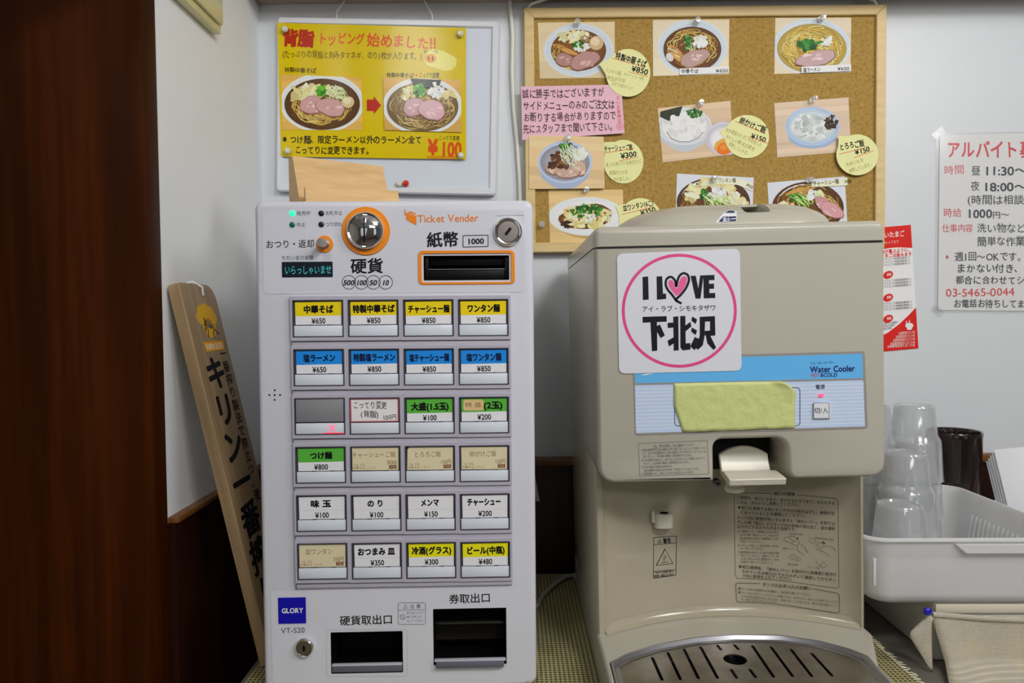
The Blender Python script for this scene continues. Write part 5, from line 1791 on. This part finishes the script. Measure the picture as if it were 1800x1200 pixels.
b.build('front_panel', wc)
p0 = FCo.p(1442.5, 694.5)
b = MB(); b.lathe([(.0032, .0004), (.0030, .0014), (0, .0018)], mat('red_lamp_lit', (.8, .05, .15), .3, emit=(1.0, .12, .25), es=.9), (p0[0], -.0006, p0[1]), '-y', 18, 1.0, .65); b.build('power_lamp', wc)
b = Sheet(px_map(FCo, -.0026), M_DECAL)
q = [FCo.p(*t) for t in ((1429, 707), (1458, 706), (1458.5, 735.5), (1429, 736))][::-1]; q = round_poly(q, .001, 3)
b.loft([[(x, -.0006, z) for x, z in q], [(x, -.0022, z) for x, z in q], [(x, -.0026, z) for x, z in inset(q, .0004)]], M_DECAL); b.ink = [S(206, 208, 212)] * len(b.f); b.step()
b.rr_line(1430, 707.5, 1457.5, 735, 1.5, .9, S(60, 62, 76)); b.text('切/入', 1431, 721.5, 1456, 721, 11, INK, .01)
b.build('power_button', wc)
# love sticker
b = Sheet(px_map(FCo, -.0013), M_DECAL)
q = [FCo.p(*t) for t in ((1084, 446), (1300, 437), (1303, 651), (1088, 656.5))][::-1]; q = round_poly(q, .0075, 6)
b.loft([[(x, -.0006, z) for x, z in q], [(x, -.0013, z) for x, z in q]], M_DECAL); b.ink = [S(202, 203, 211)] * len(b.f); b.step()
PKR = S(206, 70, 126)
b.ring(1194, 546, 98.5, 5.4, PKR, 72, 97.5); b.step()
K2 = S(10, 16, 22)
z6 = lambda x, y: (1000 + x / 3, 340 + y / 3)
for pl in ([(388, 440), (418, 437), (421, 559), (390, 562)], [(462, 437), (492, 436), (496, 528), (512, 527), (513, 556), (464, 560)],
           [(641, 434), (669, 433), (682, 500), (692, 432), (710, 431), (694, 554), (668, 554)],
           [(708, 431), (767, 429), (768, 456), (739, 457), (739, 476), (765, 475), (766, 502), (741, 503), (741, 525), (771, 524), (772, 551), (711, 553)]):
    b.poly([z6(*p) for p in pl], K2)
hp = [(568, 568), (545, 535), (520, 505), (510, 475), (518, 448), (540, 440), (560, 460), (566, 490), (572, 460), (585, 432), (606, 420), (628, 432), (632, 462), (616, 500), (592, 532), (566, 560), (594, 580)]
b.poly([z6(*p) for p in ((566, 540), (548, 520), (528, 494), (522, 470), (532, 454), (546, 458), (556, 475), (560, 496), (572, 500), (580, 465), (594, 440), (612, 434), (624, 446), (620, 474), (604, 505), (584, 530))], S(214, 92, 146)); b.step()
sm = []
for i in range(len(hp) - 1):
    for k in range(5):
        t = k / 5; P0, P1, P2, P3 = [Vector(hp[max(0, min(len(hp) - 1, i + o))]) for o in (-1, 0, 1, 2)]
        v = .5 * ((2 * P1) + (P2 - P0) * t + (2 * P0 - 5 * P1 + 4 * P2 - P3) * t * t + (3 * P1 - P0 - 3 * P2 + P3) * t ** 3); sm.append(z6(*v))
sm.append(z6(*hp[-1])); b.line(sm, 4.2, K2); b.step()
b.text('アイ・ラブ・シモキタザワ', *z6(384, 610), *z6(776, 602), 11.5, K2, .01)
# 下北沢 in heavy cut-paper strokes
for pl in ([(388, 650), (515, 646), (516, 675), (389, 681)], [(430, 676), (464, 674), (466, 828), (438, 831)], [(462, 700), (480, 690), (506, 748), (484, 762), (463, 726)],
           [(550, 650), (577, 647), (579, 826), (553, 829)], [(520, 682), (552, 680), (552, 706), (522, 709)], [(520, 776), (552, 758), (553, 790), (528, 806)],
           [(587, 646), (614, 645), (616, 790), (640, 788), (641, 822), (600, 827), (588, 812)], [(612, 698), (640, 676), (646, 700), (614, 728)],
           [(650, 648), (676, 664), (668, 688), (646, 670)], [(648, 706), (676, 722), (668, 746), (645, 728)], [(664, 756), (690, 768), (664, 826), (640, 806)],
           [(690, 650), (770, 646), (772, 748), (744, 750), (744, 674), (718, 675), (715, 748), (690, 752)], [(716, 724), (746, 722), (746, 746), (716, 748)], [(690, 750), (716, 746), (706, 800), (680, 824), (668, 812)], [(722, 748), (744, 746), (776, 812), (762, 824), (730, 790)]):
    b.poly([z6(*p) for p in pl], K2)
b.build('love_sticker', wc)
# yellow tape over the panel
m_tape = mat('yellow_paper_tape', S(188, 194, 126), 0.5)
bump_noise(m_tape, 70, .55, .0035, 3)
b = MB(); rows = []
for v in range(15):
    r_ = []
    for u in range(33):
        s_, t = u / 32, v / 14
        lx = 1184 + (16 * max(0, (t - .42) / .58) if t > .42 else 2 * t); rx_ = 1371 + 26 * min(1, t / .22) ** .6
        x = lx + (rx_ - lx) * s_; top = 673.5 + (669.5 - 673.5) * s_; bot = 759.5 + (752 - 759.5) * s_
        y = top + (bot - top) * t
        lift = .0004 + .0006 * math.sin(9 * s_ + 3 * t) ** 2 + (.004 * max(0, s_ - .88) / .12 * max(0, .45 - t) / .45)
        p = FCo.p(x, y, -.0008); r_.append((p[0], -.0010 - lift, p[1]))
    rows.append(r_)
b.grid(rows, m_tape)
tp = b.build('paper_tape', wc)
so = tp.modifiers.new('thick', 'SOLIDIFY'); so.thickness = .0003
# small notice under the panel
b = Sheet(px_map(FCo, -.0003), M_DECAL)
G2 = S(118, 112, 102)
b.frame_line([(1122.5, 779), (1243.5, 774), (1246, 832.5), (1124.5, 836.5)], .7, G2)
z7 = lambda x, y: (1100 + x / 11.25, 760 + y / 11.25)
b.line([z7(540, 310), z7(580, 232), z7(625, 305), z7(540, 310)], .8, G2); b.line([z7(580, 255), z7(581, 290)], .8, G2)
for (a, c, t, h) in (((660, 265), (1345, 245), '温水運転・冷水運転について', 5.4), ((295, 350), (1585, 300), '○温水運転中に冷水運転に切り替えないようにご注意くださ', 5), ((340, 412), (1595, 368), 'い。また冷水運転中に温水運転に切り替えないようにご注', 5), ((345, 475), (1345, 442), '意ください。圧縮機の機能に悪影響を与えます。', 5), ((300, 548), (1585, 502), '○冷水運転の場合は、40℃以上の水を入れて運転しないでく', 5), ((350, 610), (1290, 580), 'ださい。圧縮機の機能に悪影響を与えます。', 5), ((305, 685), (910, 662), '○冷水運転の場合は約30分', 5), ((360, 748), (1480, 710), '温水運転の場合は約100分 で飲みごろになります。', 5), ((315, 815), (1335, 780), '※周囲温度15℃、湯水ごろ20℃の設定を入れた場合', 5)):
    b.text(t, *z7(*a), *z7(*c), h, G2, .0)
b.build('small_notice', wc)
# ================================================================== right of the cooler: box, basket, cups, mug, papers
ZBX = 1.34 - 0.366                               # top of the white box
FB = frame((0.530, 0.898, ZT), R(-1.0))
m_wbox = mat('white_box_laminate', S(196, 196, 190), 0.45)
m_slab = mat('beige_box_lid', S(204, 196, 178), 0.5)
hb = ZBX - ZT
bxo = thing('storage_box', 'low white box on the counter under the plastic basket with a cloth over its front', 'box', FB)
b = MB(); b.box(0.0, 0.62, 0.004, 0.33, 0.0005, hb - .012, m_wbox, .003); b.build('body', bxo)
b = MB(); b.box(-.001, 0.622, 0.0, 0.332, hb - .012, hb, m_slab, .002); b.build('lid', bxo)

# basket
m_bask = bpy.data.materials.new('milky_plastic'); m_bask.use_nodes = True
nt = m_bask.node_tree; bs = nt.nodes['Principled BSDF']
bs.inputs['Base Color'].default_value = (*S(222, 225, 228), 1); bs.inputs['Roughness'].default_value = .35
tl_ = nt.nodes.new('ShaderNodeBsdfTranslucent'); tl_.inputs[0].default_value = (.88, .90, .92, 1)
mxs = nt.nodes.new('ShaderNodeMixShader'); mxs.inputs[0].default_value = .35
nt.links.new(bs.outputs[0], mxs.inputs[1]); nt.links.new(tl_.outputs[0], mxs.inputs[2]); nt.links.new(mxs.outputs[0], nt.nodes['Material Output'].inputs[0])
FK = frame((0.430, 0.878, ZBX + .0005), R(-1.0))
bk = thing('plastic_basket', 'milky white plastic basket full of upturned cups beside the water cooler', 'basket', FK)
BWd, BDp, BHt = 0.272, 0.285, 0.089
b = MB()


def blp(ins, z, r=.03):
    return [(x, y, z) for x, y in rrect(ins, BWd - ins, ins, BDp - ins, max(.004, r - ins * .3), 7)]


loops = [blp(.036, 0), blp(.024, .0012), blp(.0165, .007), blp(.0135, .016), blp(.0085, .060), blp(.0075, .064), blp(.0045, .075), blp(.003, .083), blp(-.001, BHt - .003), blp(-.0005, BHt), blp(.0025, BHt + .0006), blp(.0045, BHt - .002), blp(.006, .079), blp(.0105, .060), blp(.0155, .016), blp(.019, .009), blp(.027, .0036), blp(.037, .003)]
b.loft(loops, m_bask, (True, True)); b.build('tub', bk)
b = MB()                                         # grip ledge on the front
gp = [(.108, .083), (.122, .070), (.215, .070), (.232, .083)]
b.loft([[(x, .0042 - .0, z) for x, z in gp], [(x, -.0008, z) for x, z in inset(gp, .0015)]], m_bask, (True, True)); b.build('grip', bk)
b = MB()                                         # ribs on the inner right wall
for k in range(16):
    y = .06 + k * .010
    b.tube([(BWd - .0205, y, .012), (BWd - .0135, y, .060)], .0013, m_bask, 6)
b.build('rib_pattern', bk)
b = MB(); b.box(.012, .0155, .0035, .008, .030, .064, m_bask, .0008); b.build('corner_tab', bk)

# cups
m_cup = clear_mat('clear_cup_plastic', (.985, .99, .995), .20, .08, .05, .5)
CH, STEP = .112, .055
prof = [(0, CH - .003), (.0215, CH - .003), (.0235, CH), (.0262, CH), (.0280, CH - .003), (.0318, CH - .042), (.0330, CH - .046), (.0360, CH - .051), (.0372, CH - .056), (.0402, .003), (.0410, .0), (.0400, .0), (.0360, CH - .056), (.0348, CH - .0525), (.0316, CH - .048), (.0306, CH - .042), (.0266, CH - .005), (.0, CH - .005)]
cm = MB(); cm.lathe(prof, m_cup, n=40)
proto = cm.build('plastic_cup')
first = True
zfl = ZBX + .0005 + .0034
GRP = 'upturned clear cups in the basket'
LB = {'front': ['clear upturned cup alone at the front of the basket'],
      'mid': ['lower clear cup of the two stack at the middle of the basket', 'top clear cup of the two stack at the middle of the basket'],
      'back': ['bottom clear cup of the tall stack nearest the dark vase', 'middle clear cup of the tall stack nearest the dark vase', 'top clear cup of the tall stack nearest the dark vase'],
      'far': ['bottom clear cup of the stack half hidden behind the cooler head', 'middle clear cup of the stack half hidden behind the cooler head', 'top clear cup of the stack half hidden behind the cooler head']}


def stack(key, px, dep, n, off=0.0):
    global first
    x = WORLD.p(px, 800, dep)[0]
    for k in range(n):
        o = proto if first else proto.copy()
        if not first: COL.objects.link(o)
        first = False
        o.location = (x, dep, zfl + k * STEP)
        o.rotation_euler = (0, 0, rng.uniform(0, 6))
        tag(o, LB[key][k], 'cup', GRP)


stack('front', 1582, .944, 1)
stack('mid', 1592, 1.014, 2)
stack('back', 1606, 1.100, 3)
stack('far', 1528, 1.100, 3)

# dark vase holding nothing in view
m_mug = mat('brown_black_glaze', S(30, 20, 20), 0.16, spec=0.6, coat=0.4)
ramp_noise(m_mug, [(.35, S(18, 12, 14)), (.7, S(44, 26, 20))], 14, (1, 1, .4), 4)
xg, _z = WORLD.p(1677, 757, 1.185); zg = WORLD.p(1682, 757, 1.185)[1]
hm = zg - ZBX
b = MB(); rM = .0405
b.lathe([(0, .0), (rM * .90, .0), (rM * .94, .004), (rM * .97, .05), (rM * 1.0, hm - .01), (rM * 1.02, hm - .003), (rM * .99, hm), (rM * .93, hm - .001), (rM * .90, hm - .008), (rM * .86, .01), (0, .006)], m_mug, n=48)
o = b.build('stoneware_vase'); o.location = (xg, 1.185, ZBX + .0005)
tag(o, 'tall dark brown glazed stoneware cup standing behind the basket', 'cup')

# papers in a clear holder
m_sheet = mat('white_card', S(214, 216, 220), 0.5)
m_hold = mat('frosted_holder', S(206, 210, 212), 0.3)
yh = 1.075
xh0 = 0.7085
FH = frame((xh0, yh, ZBX + .0005), R(-2))
hd_ = thing('paper_holder', 'low frosted tray holding white cards at the right edge behind the basket', 'tray', FH)
b = MB(); oq = rrect(0.0, .24, 0.0, .055, .012, 6)
b.loft([[(x, y, 0.0) for x, y in oq], [(x, y, .070) for x, y in inset(oq, -.003)], [(x, y, .070) for x, y in inset(oq, -.001)], [(x, y, .003) for x, y in inset(oq, .002)]], m_hold, (True, True)); b.build('tub', hd_)
b = MB(); b.box(.004, .030, .058, .066, .030, .052, m_black, .001); b.build('dark_clip', hd_)
cl = ['frontmost white card leaning in the frosted tray', 'second white card from the front leaning in the frosted tray', 'third white card from the front leaning in the frosted tray', 'fourth white card from the front leaning in the frosted tray', 'rearmost white card leaning in the frosted tray']
TLc = WORLD.p(1747, 790, 1.135); BLc = WORLD.p(1770, 884, 1.105)
TLv = Vector((TLc[0], 1.135, TLc[1])); BLv = Vector((BLc[0], 1.105, BLc[1]))
ez = (TLv - BLv).normalized(); rx0 = Vector((.82, -.50, -.12)); ex_ = (rx0 - ez * rx0.dot(ez)).normalized(); ey = ez.cross(ex_)
for k in range(5):
    o_c = BLv - ez * .028 + ey * (.0048 * k) + ex_ * (-.0030 * k)
    M = Matrix(((ex_.x, ey.x, ez.x, o_c.x), (ex_.y, ey.y, ez.y, o_c.y), (ex_.z, ey.z, ez.z, o_c.z), (0, 0, 0, 1)))
    b = MB(); b.box(0, .115, 0, .0014, .0, (TLv - BLv).length + .028 - .0035 * k, m_sheet, .0003)
    o = b.build('white_card', None, Fr(M)); tag(o, cl[k], 'card', 'white cards leaning in the tray')

# cloth over the front of the box
m_cloth = mat('natural_linen', S(186, 178, 158), 0.85, spec=0.1)
n, l, bs = nodes(m_cloth)
tc = n.new('ShaderNodeTexCoord'); sep = n.new('ShaderNodeSeparateXYZ'); l.new(tc.outputs['Object'], sep.inputs[0])
w1 = mth('ABSOLUTE', mth('SINE', mth('MULTIPLY', sep.outputs[0], math.pi / .0016))); w2 = mth('ABSOLUTE', mth('SINE', mth('MULTIPLY', sep.outputs[2], math.pi / .0016)))
cx_ = mth('GREATER_THAN', mth('SINE', mth('MULTIPLY', mth('ADD', sep.outputs[0], .012), 2 * math.pi / .052)), .55)
cz_ = mth('GREATER_THAN', mth('SINE', mth('MULTIPLY', mth('ADD', sep.outputs[2], .004), 2 * math.pi / .052)), .55)
chk = mth('ADD', cx_, cz_)
nz_ = n.new('ShaderNodeTexNoise'); nz_.inputs['Scale'].default_value = 60; l.new(tc.outputs['Object'], nz_.inputs['Vector'])
mx = n.new('ShaderNodeMix'); mx.data_type = 'RGBA'; mx.inputs[6].default_value = (*S(186, 180, 164), 1); mx.inputs[7].default_value = (*S(194, 184, 160), 1)
l.new(mth('MULTIPLY', chk, .5), mx.inputs[0]); l.new(mx.outputs[2], bs.inputs['Base Color'])
bp = n.new('ShaderNodeBump'); bp.inputs['Distance'].default_value = .0012; bp.inputs['Strength'].default_value = .7
l.new(mth('ADD', mth('ADD', mth('MULTIPLY', w1, w2), mth('MULTIPLY', chk, .35)), nz_.outputs[0]), bp.inputs['Height']); l.new(bp.outputs[0], bs.inputs['Normal'])
YC_ = .889
xp, zp = WORLD.p(1629, 1074, YC_)
FT = frame((xp, YC_, zp))
ct = thing('linen_cloth', 'natural linen cloth pinned over the front of the white box at the lower right', 'cloth', FT)
b = MB(); rows = []
NXc, NZc = 48, 22
hz = zp - (ZT + .001)
for v in range(NZc + 1):
    t = v / NZc; r_ = []
    for u in range(NXc + 1):
        s_ = u / NXc; x = .003 + .47 * s_
        sag = -.0085 * math.sin(min(1, s_ * 3.2) * math.pi * .5) + .004 * max(0, s_ - .3)
        fold = math.exp(-((s_ - .02) / .05) ** 2)
        y = -.004 - .012 * t * fold - .004 * t * math.sin(s_ * 26) * math.exp(-s_ * 4) - .006 * t
        z = sag * (1 - t) - hz * t
        xx = x + .012 * t * math.exp(-s_ * 8)
        if t > .86:                                # spreads on to the counter
            y -= (t - .86) * (.42 + .06 * math.sin(9 * s_)); xx -= (t - .86) * .22 * math.exp(-s_ * 5); z = max(z, -hz + .0005)
        r_.append((xx, y, z))
    rows.append(r_)
b.grid(rows, m_cloth); o = b.build('drape', ct)
so = o.modifiers.new('thick', 'SOLIDIFY'); so.thickness = .0014; so.offset = 1
# turned-down corner
A = (0, -.007, -.001); Bq = FT.p(1594, 1112, -.008); Cq = FT.p(1637, 1180, -.014); E_ = FT.p(1634, 1082, -.008)
b = MB(); rows = []
for v in range(11):
    t = v / 10; r_ = []
    L = Vector((A[0], A[1], A[2])).lerp(Vector((Bq[0], -.010, Bq[1])), min(1, t * 2.2)) if t < .455 else Vector((Bq[0], -.010, Bq[1])).lerp(Vector((Cq[0], -.015, Cq[1])), (t - .455) / .545)
    Rr = Vector((E_[0], -.009, E_[1])).lerp(Vector((Cq[0], -.015, Cq[1])), t)
    for u in range(7):
        q = L.lerp(Rr, u / 6); q.y -= .006 * math.sin(math.pi * u / 6) * (1 - t); r_.append(tuple(q))
    rows.append(r_)
b.grid(rows, m_cloth); o = b.build('turned_corner', ct)
so = o.modifiers.new('thick', 'SOLIDIFY'); so.thickness = .0014; so.offset = 1
# hem roll along the top
b = MB()
b.tube([rows_ for rows_ in [(.004 + .466 * k / 30, -.0048, (-.0085 * math.sin(min(1, k / 30 * 3.2) * math.pi * .5) + .004 * max(0, k / 30 - .3)) - .002) for k in range(31)]], .0034, m_cloth, 10); b.build('hem', ct)
m_blue = mat('blue_pin_plastic', S(16, 20, 160), .25, coat=.5)
b = MB(); b.lathe([(0, .0062), (.0033, .0058), (.0050, .0044), (.0054, .0028), (.0045, .001), (.001, .0), (.0006, -.006)], m_blue, axis='-y', n=24)
fb = WORLD.p(1629, 1073, YC_ - .012)
tag(b.build('thumb_tack', None, frame((fb[0], YC_ - .0115, fb[1]))), 'round blue thumb tack holding the corner of the linen cloth', 'thumb tack')

bpy.data.objects.remove(_to)
bpy.data.curves.remove(_tc)
